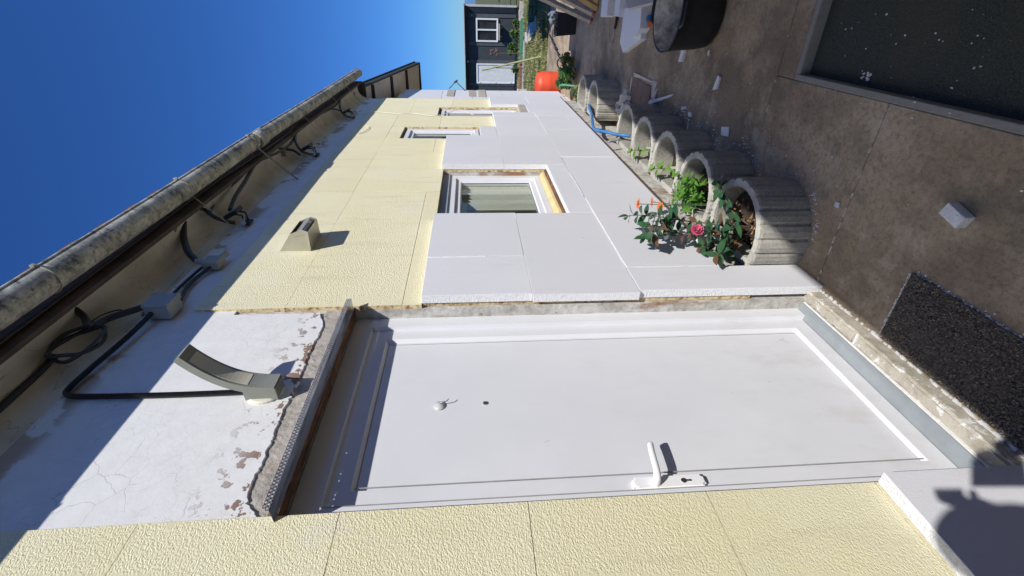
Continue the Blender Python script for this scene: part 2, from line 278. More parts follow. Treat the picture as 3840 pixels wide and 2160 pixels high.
def spline(pts, m=8):
    pts = [Vector(p) for p in pts]; out = []
    for i in range(len(pts)-1):
        p0, p1, p2, p3 = pts[max(i-1, 0)], pts[i], pts[i+1], pts[min(i+2, len(pts)-1)]
        for k in range(m):
            t = k/m; out.append(.5*((2*p1) + (p2-p0)*t + (2*p0-5*p1+4*p2-p3)*t*t + (3*p1-p0-3*p2+p3)*t**3))
    out.append(pts[-1]); return out
def lathe(bm, prof, n=24, c=(0, 0, 0), cap0=True, cap1=True):
    L_ = []
    for r, z in prof: L_.append([bm.verts.new((c[0]+r*math.cos(2*math.pi*k/n), c[1]+r*math.sin(2*math.pi*k/n), c[2]+z)) for k in range(n)])
    for A_, B_ in zip(L_, L_[1:]):
        for k in range(n): bm.faces.new((A_[k], A_[(k+1) % n], B_[(k+1) % n], B_[k]))
    if cap0: bm.faces.new(L_[0][::-1])
    if cap1: bm.faces.new(L_[-1])
def prism_x(bm, prof, x0, x1, mi=0):      # closed (y,z) profile swept along X
    a = [bm.verts.new((x0, y, z)) for y, z in prof]; b = [bm.verts.new((x1, y, z)) for y, z in prof]; n = len(prof)
    for k in range(n): bm.faces.new((a[k], a[(k+1) % n], b[(k+1) % n], b[k])).material_index = mi
    bm.faces.new(a[::-1]).material_index = mi; bm.faces.new(b).material_index = mi
def ring_frame(bm, x0, x1, z0, z1, wl, wr, wb, wt, y, depth, bevel=.004, thick=.06):
    def loop(l, r, b, t, yy): return [bm.verts.new(p) for p in ((x0+l, yy, z0+b), (x1-r, yy, z0+b), (x1-r, yy, z1-t), (x0+l, yy, z1-t))]
    Ls = [loop(0, 0, 0, 0, y+thick), loop(0, 0, 0, 0, y), loop(wl-bevel, wr-bevel, wb-bevel, wt-bevel, y), loop(wl, wr, wb, wt, y+depth), loop(wl, wr, wb, wt, y+thick)]
    for a, b in zip(Ls, Ls[1:]+Ls[:1]):
        for k in range(4): bm.faces.new((a[k], a[(k+1) % 4], b[(k+1) % 4], b[k]))
def wall_open(bm, x0, x1, z0, z1, y0, y1, ops):
    xs = sorted({x0, x1, *[v for o in ops for v in o[:2]]}); zs = sorted({z0, z1, *[v for o in ops for v in o[2:]]})
    V = {}
    def vt(i, j, y):
        if (i, j, y) not in V: V[(i, j, y)] = bm.verts.new((xs[i], y, zs[j]))
        return V[(i, j, y)]
    nx, nz = len(xs)-1, len(zs)-1
    sol = lambda i, j: 0 <= i < nx and 0 <= j < nz and not any(o[0] <= xs[i] and xs[i+1] <= o[1] and o[2] <= zs[j] and zs[j+1] <= o[3] for o in ops)
    for i in range(nx):
        for j in range(nz):
            if not sol(i, j): continue
            for y in (y0, y1): bm.faces.new((vt(i, j, y), vt(i+1, j, y), vt(i+1, j+1, y), vt(i, j+1, y)))
            for di, dj, e in ((-1, 0, ((i, j), (i, j+1))), (1, 0, ((i+1, j), (i+1, j+1))), (0, -1, ((i, j), (i+1, j))), (0, 1, ((i, j+1), (i+1, j+1)))):
                if not sol(i+di, j+dj): bm.faces.new((vt(*e[0], y0), vt(*e[1], y0), vt(*e[1], y1), vt(*e[0], y1)))

ZG, ZP = -0.40, -0.452      # paving and lower yard levels
YF, YY, YP, YC = 0.0, 0.045, 0.056, 0.066      # foam face, yellow face, plaster face, masonry face

# ------------------------------------------------------------------ ground
def sheet(name, x0, x1, y0, y1, z, mat, nx=1, ny=1):
    bm = NB(); vv = [[bm.verts.new((x0+(x1-x0)*i/nx, y0+(y1-y0)*j/ny, z)) for j in range(ny+1)] for i in range(nx+1)]
    for i in range(nx):
        for j in range(ny): bm.faces.new((vv[i][j], vv[i+1][j], vv[i+1][j+1], vv[i][j+1]))
    return struct(fin(name, bm, mat))
bm = NB()      # lawn and open country, falling away from the house
prof = [(-60, -.80), (11.18, -.70), (11.2, -.405), (13, -.48), (18, -.73), (25, -1.05), (40, -1.6), (120, -4), (900, -14), (2600, -30)]
rows = [[bm.verts.new((x, y, z)) for y in (-2600, -300, -40, -8, -3, -1, 1, 4, 12, 60, 300, 2600)] for x, z in prof]
for a, b in zip(rows, rows[1:]):
    for k in range(len(a)-1): bm.faces.new((a[k], b[k], b[k+1], a[k+1]))
struct(fin('ground', bm, 'lawn'))
bm = NB(); box(bm, -6, 2.545, -4.0, -.82, ZP-.05, ZP); struct(fin('lower_yard', bm, 'asphalt'))
bm = NB(); box(bm, -6, 11.2, -4.0, .3, ZP-.2, ZP-.0525); pav = struct(fin('pavement', bm, 'kerb'))
def slab(x0, x1, y0, y1):
    bm = NB(); nx = max(1, int((x1-x0)/.12)); vs_ = []
    box(bm, x0, x1, y0, y1, ZP-.051, ZG+U(-.0012, .0012)); bev(bm, .004)
    for f in bm.faces:
        if abs(f.normal.z) < .5: f.material_index = 1
    fin('paving_slab', bm, ['paving', 'kerb'], pav)
slab(-6, .30, -.82, .3); slab(.304, 1.8865, -.82, .3); slab(1.8895, 2.6985, -.82, .3)
slab(2.7015, 4.3, -4.0, .3); slab(2.545, 2.698, -4.0, -.8215); slab(4.3015, 6.6, -4.0, .3); slab(6.6015, 8.9, -4.0, .3); slab(8.906, 11.2, -4.0, 2.4)
for q in ((-6, 2.544, -.849, -.8205), (2.508, 2.544, -4.0, -.8495)):
    bm = NB(); box(bm, *q, ZP-.04, ZG+.001); bev(bm, .003); fin('edging', bm, 'kerb', pav)
bm = NB()      # crumbly pale mortar standing in the joints
for jx in (1.888, 2.70):
    y = -.80
    while y < -.02:
        L_ = U(.01, .05)
        if rnd() < .7: box(bm, jx-.003+U(-.002, .002), jx+.003, y, y+L_, ZG-.01, ZG+U(.0005, .004), jit=.0015)
        y += L_ + U(.004, .05)
o = fin('joint_mortar', bm, 'pale_stone', pav); o['kind'] = 'stuff'
bm = NB(); box(bm, 4.58, 5.17, -.50, -.24, ZG-.01, ZG+.004, jit=.012); fin('repair_patch', bm, simple('patch_red', (.22, .145, .115), .9, .2, 8, .004, 60), pav)
for q in ((4.44, 4.56, -.55, -.40), (5.18, 5.215, -.50, -.1), (4.60, 5.15, -.535, -.505), (5.25, 5.5, -.36, -.10), (4.48, 4.57, -.39, -.27)):
    bm = NB(); box(bm, *q, ZG-.01, ZG+U(.005, .009), jit=.014); fin('patch_border', bm, 'pale_stone', pav)
bm = NB()      # foam crumbs swept about on the paving
def crumb(x, y, s): box(bm, x, x+s*U(.5, 1.6), y, y+s*U(.4, 1), ZG-.001, ZG+s*U(.3, .8), jit=s*.3)
for k in range(150): crumb(U(1.9, 5.2), -.18-abs(random.gauss(.20, .12)), U(.002, .007))
for k in range(130): crumb(U(.9, 7.5), U(-1.1, -.1), U(.0015, .006))
for k in range(46): a = U(3.3, 4.1); crumb(2.3+U(.275, .33)*math.cos(a), -.11+U(.275, .33)*math.sin(a), U(.002, .010))
for k in range(120): a = U(3.7, 6.2); j = random.choice((2.83, 3.36, 3.88)); crumb(j+U(.28, .36)*math.cos(a), -.11+U(.28, .36)*math.sin(a), U(.003, .012))
o = tag(fin('foam_crumbs', bm, 'crumb'), 'white foam crumbs scattered over the shaded paving', 'crumbs'); o['kind'] = 'stuff'
bm = NB()
for k in range(60): x, y, s = U(.9, 2.4), U(-1.5, -.88), U(.0015, .006); box(bm, x, x+s, y, y+s, ZP-.001, ZP+s*.7, jit=s*.3)
for k in range(14): x, y, s = 2.12+U(-.04, .04), -.895+U(-.015, .015), U(.004, .010); box(bm, x, x+s, y, y+s, ZP-.001, ZP+s*.7, jit=s*.3)
o = tag(fin('grit', bm, 'crumb'), 'pale grit on the dark sunken yard', 'grit'); o['kind'] = 'stuff'

# ------------------------------------------------------------------ house
house = thing('house', (3.5, .056, ZG), 'long single storey house clad in white foam boards and yellow rough cast', 'house')
OPS = [(.822, 1.826, -.36, 1.80), (2.815, 3.83, .66, 1.49), (4.80, 5.36, 1.17, 1.96), (5.96, 6.465, .66, 1.65)]
bm = NB(); wall_open(bm, -4.5, 7.12, -.45, 2.9, YC, .34, OPS); fin('wall', bm, 'reveal', house)
# plaster coat: around door head (ragged edge) and the band under the eaves
bm = NB(); n = 150; lo = []
for k in range(n+1):
    x = .78 + (1.80-.78)*k/n; z = 1.905 + .0035*math.sin(k*.13) + .002*math.sin(k*.47+2) + random.gauss(0, .0016) + (U(.004, .016) if rnd() < .05 else 0) + (.03*max(0, (x-1.70)/.1) if x > 1.70 else 0) + (-.07*max(0, (.90-x)/.1) if x < .9 else 0)
    lo.append((x, z))
for (xa, za), (xb, zb) in zip(lo, lo[1:]):
    v = [bm.verts.new(p) for p in ((xa, YP, za), (xb, YP, zb), (xb, YP, 2.72), (xa, YP, 2.72), (xa, YC+.004, za-.004), (xb, YC+.004, zb-.004))]
    bm.faces.new((v[0], v[1], v[2], v[3])); bm.faces.new((v[4], v[5], v[1], v[0]))
bmesh.ops.remove_doubles(bm, verts=bm.verts, dist=.0005); fin('plaster_coat', bm, 'plaster', house)
bm = NB(); box(bm, -4.5, .78, YP, YC+.003, 2.30, 2.72); box(bm, 1.80, 7.11, YP, YC+.003, 2.30, 2.72); fin('plaster_band', bm, 'plaster', house)
bm = NB(); nn = 80      # bare cement strip over the lintel, with broken lumps
gr = [[bm.verts.new((.80+1.03*i/nn, YC-.003+U(-.0012, .0008), 1.80+.115*j/8)) for j in range(9)] for i in range(nn+1)]
for i in range(nn):
    for j in range(8): bm.faces.new((gr[i][j], gr[i+1][j], gr[i+1][j+1], gr[i][j+1]))
fin('cement_strip', bm, 'cement', house)
bm = NB(); prism_x(bm, [(.050, 1.796), (.058, 1.792), (.095, 1.794), (.112, 1.803), (.130, 1.83), (.064, 1.83)], .80, 1.838); fin('lintel', bm, 'rust', house)

# yellow rough-cast sheets
def ypanel(x0, x1, z0, z1):
    bm = NB(); gp = .0010; dy = U(-.001, .001); box(bm, x0+gp, x1-gp, YY+dy, YP+.009, z0+gp, z1-gp, 0, 1)
    fin('cladding_sheet', bm, ['yellow', 'yellow_edge'], house)
YT = 2.475
for z0, z1 in ((-.13, .115), (.115, .623), (.623, 1.130), (1.130, 1.634), (1.634, 2.141), (2.141, YT)):
    ypanel(-1.15, .819, z0, z1); ypanel(-2.4, -1.15, z0, z1)
E0 = 1.828
for q in ((E0, 2.80, 1.50, 1.588), (2.80, 3.322, 1.49, 1.588), (E0, 2.80, 1.588, 2.094), (2.80, 3.322, 1.588, 2.094), (E0, 2.03, 2.094, YT), (2.03, 3.322, 2.094, YT),
          (3.322, 3.83, 1.49, 2.098), (3.83, 4.36, 1.49, 2.098), (3.322, 4.36, 2.098, YT), (4.36, 4.855, 1.49, 1.604), (4.36, 4.855, 1.604, 2.10), (4.36, 4.858, 2.10, YT),
          (4.858, 5.098, 1.962, 2.10), (4.858, 5.098, 2.10, YT), (5.098, 5.362, 1.962, 2.10), (5.098, 5.945, 2.10, YT), (5.362, 5.945, 1.597, 2.10), (5.362, 5.945, 1.0, 1.597), (5.21, 5.362, .99, 1.168),
          (5.945, 7.10, 1.99, YT), (6.467, 7.10, 1.49, 1.99), (5.945, 6.467, 1.652, 1.99), (6.467, 7.10, .98, 1.49), (-.01, -.011, 0, .001)[:0] or (6.0, 6.001, 2.0, 2.001)):
    if q[1]-q[0] > .01: ypanel(*q)
# old cladding behind the foam: its edge shows at the openings
for q in ((1.846, 2.816, -.05, 1.497), (3.832, 4.80, -.05, 1.488), (2.816, 3.829, -.05, .658), (4.80, 7.09, -.05, .655), (6.464, 7.09, .655, .978), (4.80, 5.96, .655, .985)):
    bm = NB(); box(bm, q[0], q[1], YY+.002, YP+.008, q[2], q[3], 0, 1); fin('hidden_cladding', bm, ['yellow', 'yellow_edge'], house)

# white foam boards
def fpanel(x0, x1, z0, z1, dy=None, gx=.0014):
    bm = NB(); d = U(-.003, .003) if dy is None else dy; box(bm, x0+gx, x1-gx, YF+d, .0425, z0+.0011, z1-.0011, 0, 1, jit=.0010)
    bmesh.ops.bevel(bm, geom=[e for e in bm.edges], offset=.0013, segments=1, affect='EDGES')
    fin('foam_board', bm, ['foam', 'foam_cut'], house)
for q in ((1.834, 2.208, 1.0, 1.50), (2.208, 2.797, 1.0, 1.50), (1.822, 2.79, .5, 1.0), (2.79, 3.826, .5, .655), (3.826, 4.79, .5, 1.0), (3.826, 4.80, 1.0, 1.50),
          (4.80, 5.20, 1.0, 1.168), (4.79, 5.727, .5, 1.0), (5.752, 5.955, .5, 1.0), (5.955, 6.48, .5, .562), (6.48, 7.06, .5, 1.0),
          (2.06, 3.058, 0, .5), (3.058, 4.053, 0, .5), (4.053, 5.05, 0, .5), (5.05, 5.727, 0, .5), (5.752, 7.06, 0, .5), (1.838, 2.06, -.398, .5)): fpanel(*q)
fpanel(-1.0, -.18, -.398, .108, .0); fpanel(-.18, .818, -.398, .108, .0)
for q in ((2.10, 2.86, .4985, .5015), (3.10, 3.62, .4985, .5015), (4.0, 4.055, .498, .502), (4.0515, 4.0545, .05, .49), (4.12, 4.62, .4985, .5015), (2.0585, 2.0615, .0, .46), (4.0, 4.72, .9985, 1.0015), (2.2065, 2.2095, 1.2, 1.495), (2.70, 2.79, .998, 1.002), (4.20, 4.78, .9985, 1.0015)):
    bm = NB(); n_ = 40; hz = (q[1]-q[0]) > (q[3]-q[2]); box(bm, *q[:2], -.0022, .02, *q[2:])
    bmesh.ops.subdivide_edges(bm, edges=[e for e in bm.edges if e.calc_length() > .04], cuts=24)
    for v in bm.verts: v.co += Vector((0 if hz else U(-.001, .001), U(-.0008, .0012), U(-.001, .001) if hz else 0))
    fin('joint_foam', bm, 'foam_cut', house)
bm = NB(); box(bm, 5.722, 5.756, .012, .041, .0, 1.0); bmesh.ops.subdivide_edges(bm, edges=[e for e in bm.edges if e.calc_length() > .5], cuts=30)
for v in bm.verts: v.co.y += U(-.004, .004)
fin('joint_mortar', bm, simple('brown_mortar', (.34, .25, .20), .9, .3, 30, .006, 60), house)
bm = NB(); box(bm, 5.96, 6.47, .004, .040, .565, .652, jit=.004); fin('cement_patch', bm, 'cement', house)
bm = NB(); prism_x(bm, [(-.004, -.006), (-.004, .006), (-.0025, .006), (-.0025, -.0045), (.05, -.0045), (.05, -.006)], 2.07, 7.07); fin('base_rail', bm, simple('rail_brown', (.14, .085, .07), .6), house)

# perforated drip rail above the door
bm = NB()
def holed(u0, u1, v0, v1, r, f, m=10):
    cu, cv = (u0+u1)/2, (v0+v1)/2; o_, i_ = [], []
    for k in range(m):
        a = 2*math.pi*k/m; c_, s_ = math.cos(a), math.sin(a); sc_ = 1/max(abs(c_), abs(s_))
        o_.append(bm.verts.new(f(cu+c_*sc_*(u1-u0)/2, cv+s_*sc_*(v1-v0)/2))); i_.append(bm.verts.new(f(cu+c_*r, cv+s_*r)))
    for k in range(m): bm.faces.new((o_[k], o_[(k+1) % m], i_[(k+1) % m], i_[k]))
RX0, RX1 = .80, 1.816; pit = .0118; nh = int((RX1-RX0)/pit)
for i in range(nh):
    for j in range(2):
        off = pit*.5*j; x0 = RX0+i*pit+off
        if x0+pit > RX1: continue
        holed(x0, x0+pit, 1.7995+.009*j, 1.7995+.009*(j+1), .0033, lambda u, v: (u, -.004-.10*(v-1.7995), v))
hx = [.835, .862, .876, .925, .95, 1.03] + [1.58+.021*k for k in range(7)] + [1.74, 1.76]
def plate(x0, x1): bm.faces.new([bm.verts.new(p) for p in ((x0, -.004, 1.7995), (x1, -.004, 1.7995), (x1, .0455, 1.7965), (x0, .0455, 1.7965))])
plate(RX0, RX1); x = RX0
for h_ in hx:
    r = .006 if h_ < .85 else .0035; a, b_ = h_-.0075, h_+.0075
    bm.faces.new([bm.verts.new(p) for p in ((x, .0455, 1.7965), (a, .0455, 1.7965), (a, .0575, 1.7955), (x, .0575, 1.7955))]); holed(a, b_, .0455, .0575, r, lambda u, v: (u, v, 1.796)); x = b_
bm.faces.new([bm.verts.new(p) for p in ((x, .0455, 1.7965), (RX1, .0455, 1.7965), (RX1, .0575, 1.7955), (x, .0575, 1.7955))])
o = fin('drip_rail', bm, 'zinc', house); md = o.modifiers.new('thick', 'SOLIDIFY'); md.thickness = .0006

# door
bm = NB(); ring_frame(bm, .884, 1.763, -.288, 1.713, .074, .077, .082, .078, .134, .016, .011, .05); door = fin('door', bm, 'pvc', house)
door['label'] = 'white plastic back door with lever handle'
bm = NB(); ring_frame(bm, .800, 1.832, -.34, 1.796, .086, .071, .045, .085, .114, .02, .004, .08); fin('door_frame', bm, 'pvc', door)
bm = NB(); box(bm, .95, 1.69, .150, .17, -.215, 1.645); fin('door_panel', bm, 'pvc', door)
bm = NB()
for q in ((.955, 1.6765, -.2095, -.2055), (.955, 1.6765, 1.632, 1.636)): box(bm, q[0], q[1], .1492, .151, q[2], q[3])
for q in ((.9555, .9585), (1.6735, 1.6765)): box(bm, q[0], q[1], .1492, .151, -.2095, 1.636)
fin('panel_seal', bm, simple('seal_grey', (.35, .34, .34), .6), door)
bm = NB()
for q in ((.8815, .8845), (1.7615, 1.7645)): box(bm, q[0], q[1], .1335, .139, -.29, 1.715)
box(bm, .8825, .8852, .1131, .116, -.29, 1.715)
fin('leaf_gap', bm, bpy.data.materials['seal_grey'], door)
bm = NB(); box(bm, .9555, .9580, .1332, .137, -.206, 1.635); fin('stile_gasket', bm, bpy.data.materials['seal_grey'], door)
for z in (1.35, .1): pass
bm = NB(); prism_x(bm, [(.083, -.325), (.083, -.312), (.095, -.303), (.133, -.292), (.15, -.292), (.15, -.325)], .822, 1.822); fin('threshold', bm, simple('aluminium', (.33, .36, .37), .45, .1, 14, metal=.3), door)
bm = NB(); box(bm, .891, .933, .1175, .1345, .567, .793); bmesh.ops.bevel(bm, geom=[e for e in bm.edges if abs((e.verts[0].co-e.verts[1].co).y) > .005], offset=.008, segments=3, affect='EDGES'); bmesh.ops.bevel(bm, geom=[e for e in bm.edges if e.verts[0].co.y < .122 and e.verts[1].co.y < .122], offset=.004, segments=2, affect='EDGES'); fin('handle_plate', bm, simple('handle_white', (.86, .86, .86), .35, .03, 9), door)
bm = NB(); pts = spline([(.908, .124, .723), (.908, .106, .724), (.912, .094, .723), (.934, .088, .719), (.970, .088, .715), (1.005, .090, .710), (1.036, .095, .703)], 6)
tube(bm, pts, [.0150 - .0045*min(1, i/(len(pts)*.5)) for i in range(len(pts))], 10); fin('handle', bm, bpy.data.materials['handle_white'], door, True)
bm = NB(); tube(bm, [(.910, .1195, .636), (.910, .1150, .636)], .0085, 14); box(bm, .907, .913, .1152, .1185, .612, .632); fin('lock_cylinder', bm, 'steel', door, False)
for (x0, z0, x1, z1, wd, m) in ((1.60, .18, 1.605, .13, .0016, 'foam_cut'), (1.585, .12, 1.59, .03, .0018, 'foam_cut'), (1.615, -.085, 1.64, -.13, .002, 'seal_grey'), (1.625, -.105, 1.605, -.135, .0018, 'seal_grey'), (1.635, -.11, 1.62, -.125, .0016, 'seal_grey'), (1.11, 1.04, 1.118, 1.02, .0018, 'seal_grey'), (1.36, .10, 1.364, .09, .003, 'seal_grey'), (1.30, .28, 1.31, .275, .0015, 'seal_grey')):
    bm = NB(); d_ = Vector((x1-x0, 0, z1-z0)); n_ = Vector((-d_.z, 0, d_.x)).normalized()*wd/2; p_ = [Vector((x0, .1494, z0)), Vector((x1, .1494, z1))]
    bm.faces.new([bm.verts.new(v) for v in (p_[0]-n_*.3, p_[1]-n_, p_[1]+n_, p_[0]+n_*.3)]); fin('scuff', bm, bpy.data.materials[m], door)
hk = thing('suction_hook', (1.30, .148, 1.40), 'clear suction hook stuck on the door panel', 'hook')
bm = NB(); lathe(bm, [(.022, 0), (.021, .003), (.012, .007), (.006, .010)], 18); bmesh.ops.rotate(bm, verts=bm.verts, matrix=Matrix.Rotation(math.pi/2, 3, 'X')); fin('suction_cup', bm, simple('clear_cup', (.55, .56, .55), .25), hk, True, True)
bm = NB(); tube(bm, spline([(0, -.008, 0), (0, -.018, -.008), (.003, -.020, -.026), (.012, -.022, -.034)], 5), .0018, 6); fin('hook', bm, 'steel', hk, True, True)
pv = thing('peephole', (1.305, .149, 1.232), 'small dark bolt hole in the door below the suction hook', 'peephole')
bm = NB(); lathe(bm, [(.009, 0), (.009, .003), (.006, .004)], 14); bmesh.ops.rotate(bm, verts=bm.verts, matrix=Matrix.Rotation(math.pi/2, 3, 'X')); fin('bezel', bm, 'steel', pv, False, True)
bm = NB(); lathe(bm, [(.0055, 0), (.0055, .0045)], 12); bmesh.ops.rotate(bm, verts=bm.verts, matrix=Matrix.Rotation(math.pi/2, 3, 'X')); fin('hole', bm, 'pvc_dark', pv, False, True)
# door step of two stones
for x0, x1 in ((.815, 1.498), (1.504, 1.872)):
    bm = NB(); box(bm, x0, x1, .028, .086, -.46, -.333, jit=.002); bmesh.ops.bevel(bm, geom=[e for e in bm.edges if e.verts[0].co.z > -.4 and e.verts[1].co.z > -.4], offset=.010, segments=3, affect='EDGES')
    bmesh.ops.subdivide_edges(bm, edges=[e for e in bm.edges if e.calc_length() > .2], cuts=24)
    for v in bm.verts: v.co += Vector((0, U(-.0018, .0018), U(-.0018, .0018)))
    fin('step_stone', bm, 'stone', house)
bm = NB(); box(bm, 1.4965, 1.5055, .031, .085, -.45, -.3345, jit=.001); box(bm, .82, 1.85, .080, .090, -.335, -.322, jit=.003)
for k in range(130):
    x = U(.82, 1.9); s = U(.003, .009); box(bm, x, x+s*2, .020+U(-.006, .010), .034, ZG-.002, ZG+s, jit=.002)
fin('step_mortar', bm, simple('white_lime', (.74, .73, .70), .9, .1, 40, .004, 60), house)

# windows
def window(ops, wx0, wx1, wz0, wz1, fy, label, wr=.045):
    x0, x1, z0, z1 = ops
    bm = NB(); ring_frame(bm, wx0, wx1, wz0, wz1, wr+.012, wr+.012, wr, wr, fy, .022, .006, .06); w_ = fin('window', bm, 'pvc', house); w_['label'] = label
    sx0, sx1, sz0, sz1 = wx0+wr+.012, wx1-wr-.012, wz0+wr, wz1-wr
    bm = NB(); ring_frame(bm, sx0+.001, sx1-.001, sz0+.001, sz1-.001, .04, .04, .04, .04, fy+.018, .012, .010, .035); fin('sash', bm, 'pvc', w_)
    bm = NB(); box(bm, sx0+.03, sx1-.03, fy+.032, fy+.040, sz0+.03, sz1-.03); fin('pane', bm, 'glass', w_)
    bm = NB(); ring_frame(bm, sx0+.037, sx1-.037, sz0+.037, sz1-.037, .006, .006, .006, .006, fy+.0285, .003, .001, .005); fin('glazing_seal', bm, 'pvc_dark', w_)
    bm = NB(); d = .8      # dim room behind
    wall = [((x0-.2, .36, z0-.3), (x1+.6, .36+d, z1+.2))]
    (a, b, c_), (d_, e, f_) = wall[0]
    vv = [bm.verts.new(p) for p in ((a, b, c_), (d_, b, c_), (d_, e, c_), (a, e, c_), (a, b, f_), (d_, b, f_), (d_, e, f_), (a, e, f_))]
    for fc in ((0, 1, 2, 3), (4, 7, 6, 5), (3, 2, 6, 7), (0, 3, 7, 4), (1, 5, 6, 2)): bm.faces.new([vv[i] for i in fc])
    fin('room', bm, 'room', w_, recalc=False)
    return w_
w1 = window(OPS[1], 2.816, 3.829, .715, 1.432, .094, 'largest white window of the house, pale curtain behind glass', .05)
bm = NB(); box(bm, 2.816, 3.829, .082, .20, 1.434, 1.489); fin('shutter_box', bm, simple('grey_rail', (.30, .32, .36), .5, .1, 8), w1)
bm = NB(); nx = 110; za, zb_ = .70, 1.47
top = [(3.33+.49*i/nx, .182+.022*math.sin(i*.40)+.014*math.sin(i*.19+1)) for i in range(nx+1)]
A_ = [bm.verts.new((x, y, za)) for x, y in top]; B_ = [bm.verts.new((x, y, zb_)) for x, y in top]
for i in range(nx): bm.faces.new((A_[i], A_[i+1], B_[i+1], B_[i]))
fin('curtain', bm, 'curtain', w1, True)
bm = NB(); prism_x(bm, [(.060, .668), (.060, .690), (.0935, .714), (.0935, .668)], 2.83, 3.815); fin('sill_board', bm, simple('yellow_wood', (.70, .56, .28), .7, .12, 10), w1)
bm = NB(); prism_x(bm, [(.043, .650), (.043, .666), (.059, .672), (.059, .640)], 2.82, 3.828); fin('sill', bm, 'rust', w1)
w2 = window(OPS[2], 4.801, 5.359, 1.18, 1.935, .066, 'middle narrow window of the house in its yellow surround')
w3 = window(OPS[3], 5.961, 6.464, .67, 1.62, .072, 'far narrow window of the house next to its end')

# eaves: cove, fascia, gutter, roof
bm = NB(); cv = []
for k in range(13):
    a = math.pi/2*k/12; cv.append((-.118 + .176*math.sin(a)**1.0*1.0 if False else .058-.176*(1-math.sin(a)), 2.66+.10*(1-math.cos(a))))
cv = [(-.118+.176*t, 2.785-.12*(t**4)) for t in [k/12 for k in range(13)]]
prism_x(bm, cv + [(.10, 2.665), (.10, 2.9), (-.118, 2.9)], -4.5, 7.13); fin('cove', bm, 'cove', house, False)
bm = NB(); box(bm, -4.5, 7.30, -.138, -.1185, 2.747, 2.868); box(bm, 7.22, 7.26, -.13, .10, 2.70, 2.84); fin('fascia', bm, 'fascia', house)
bm = NB(); GC = (-.2196, 2.827); R_ = .0539; arc = []
for k in range(17):
    a = math.pi + math.pi*k/16; arc.append((GC[0]+R_*math.cos(a), GC[1]+R_*math.sin(a)))
for k in range(17):
    a = 2*math.pi - math.pi*k/16; arc.append((GC[0]+(R_-.004)*math.cos(a), GC[1]+(R_-.004)*math.sin(a)))
segs = 90; xs = [-4.5+12.0*i/segs for i in range(segs+1)]
sag = lambda x: .004*math.sin(x*1.9)+.006*math.exp(-((x-3.6)/.8)**2)
rows = [[bm.verts.new((x, y, z+sag(x)+U(-.0006, .0006))) for y, z in arc] for x in xs]
for a, b in zip(rows, rows[1:]):
    for k in range(len(arc)): bm.faces.new((a[k], b[k], b[(k+1) % len(arc)], a[(k+1) % len(arc)]))
bm.faces.new(rows[0]); bm.faces.new([bm.verts.new((7.5, GC[0]+R_*math.cos(math.pi+math.pi*k/16), GC[1]+R_*math.sin(math.pi+math.pi*k/16))) for k in range(17)])
tube(bm, [(x, GC[0]-R_+.001, GC[1]+.004+sag(x)) for x in xs], .0075, 8); gut = fin('gutter', bm, 'gutter', house, True)
bm = NB(); prism_x(bm, [(GC[0]+(R_+.006)*math.cos(math.pi+math.pi*k/16), GC[1]+(R_+.006)*math.sin(math.pi+math.pi*k/16)) for k in range(17)] + [(GC[0]+(R_-.003)*math.cos(2*math.pi-math.pi*k/16), GC[1]+(R_-.003)*math.sin(2*math.pi-math.pi*k/16)) for k in range(17)], 3.66, 3.80); fin('joint_collar', bm, 'gutter', gut, True)
for x in (.66, 1.64, 2.61, 3.58, 4.70, 5.75, 6.55, 7.15):
    bm = NB(); tube(bm, [(x, GC[0]+(R_+.003)*math.cos(math.pi*(.97+1.06*k/20)), GC[1]+(R_+.003)*math.sin(math.pi*(.97+1.06*k/20))+sag(x)) for k in range(21)] + [(x, -.14, 2.815), (x, -.125, 2.80)], .0028, 6); box(bm, x-.008, x+.008, GC[0]-R_-.012, GC[0]-R_+.012, GC[1]-.002, GC[1]+.014, jit=.003)
    fin('bracket', bm, simple('bracket_paint', (.40, .37, .28), .6, .3, 30) if x < 1 else bpy.data.materials['bracket_paint'], gut, False)
bm = NB(); tube(bm, [(3.557, -.2, 2.775), (3.596, .046, 2.555)], .0065, 8); fin('stay_rod', bm, simple('old_rod', (.30, .26, .20), .8, .3, 30), gut)
for x, y in ((2.62, .02), (3.6, .02), (4.7, .03), (5.75, .02), (6.5, .03)):
    bm = NB(); tube(bm, [(x, -.19, 2.785), (x+.01, y, 2.61)], .0022, 6); fin('wire_stay', bm, bpy.data.materials['bracket_paint'], gut)
bm = NB(); sl_ = .42; L_ = 3.2
prism_x(bm, [(-.215, 2.872), (-.215, 2.886), (-.215+L_, 2.886+L_*sl_), (-.215+L_, 2.85+L_*sl_), (-.12, 2.872+.03)], -4.5, 7.30); roof = fin('roof', bm, 'tile', house)
for i in range(44):
    x = 7.25 - .21*i
    for j in range(3):
        bm = NB(); y0 = -.235+.33*j; pr = []
        for a in range(7): t = math.pi*a/6; pr.append((math.cos(t)*.095, .035*math.sin(t)))
        va = [bm.verts.new((x-.1+px, y0, 2.884+(y0+.215)*sl_+pz+.012)) for px, pz in pr]; vb = [bm.verts.new((x-.1+px*.92, y0+.36, 2.884+(y0+.575)*sl_+pz)) for px, pz in pr]
        for k in range(6): bm.faces.new((va[k], va[k+1], vb[k+1], vb[k]))
        o = fin('roof_tile', bm, 'tile', roof); md = o.modifiers.new('t', 'SOLIDIFY'); md.thickness = .008

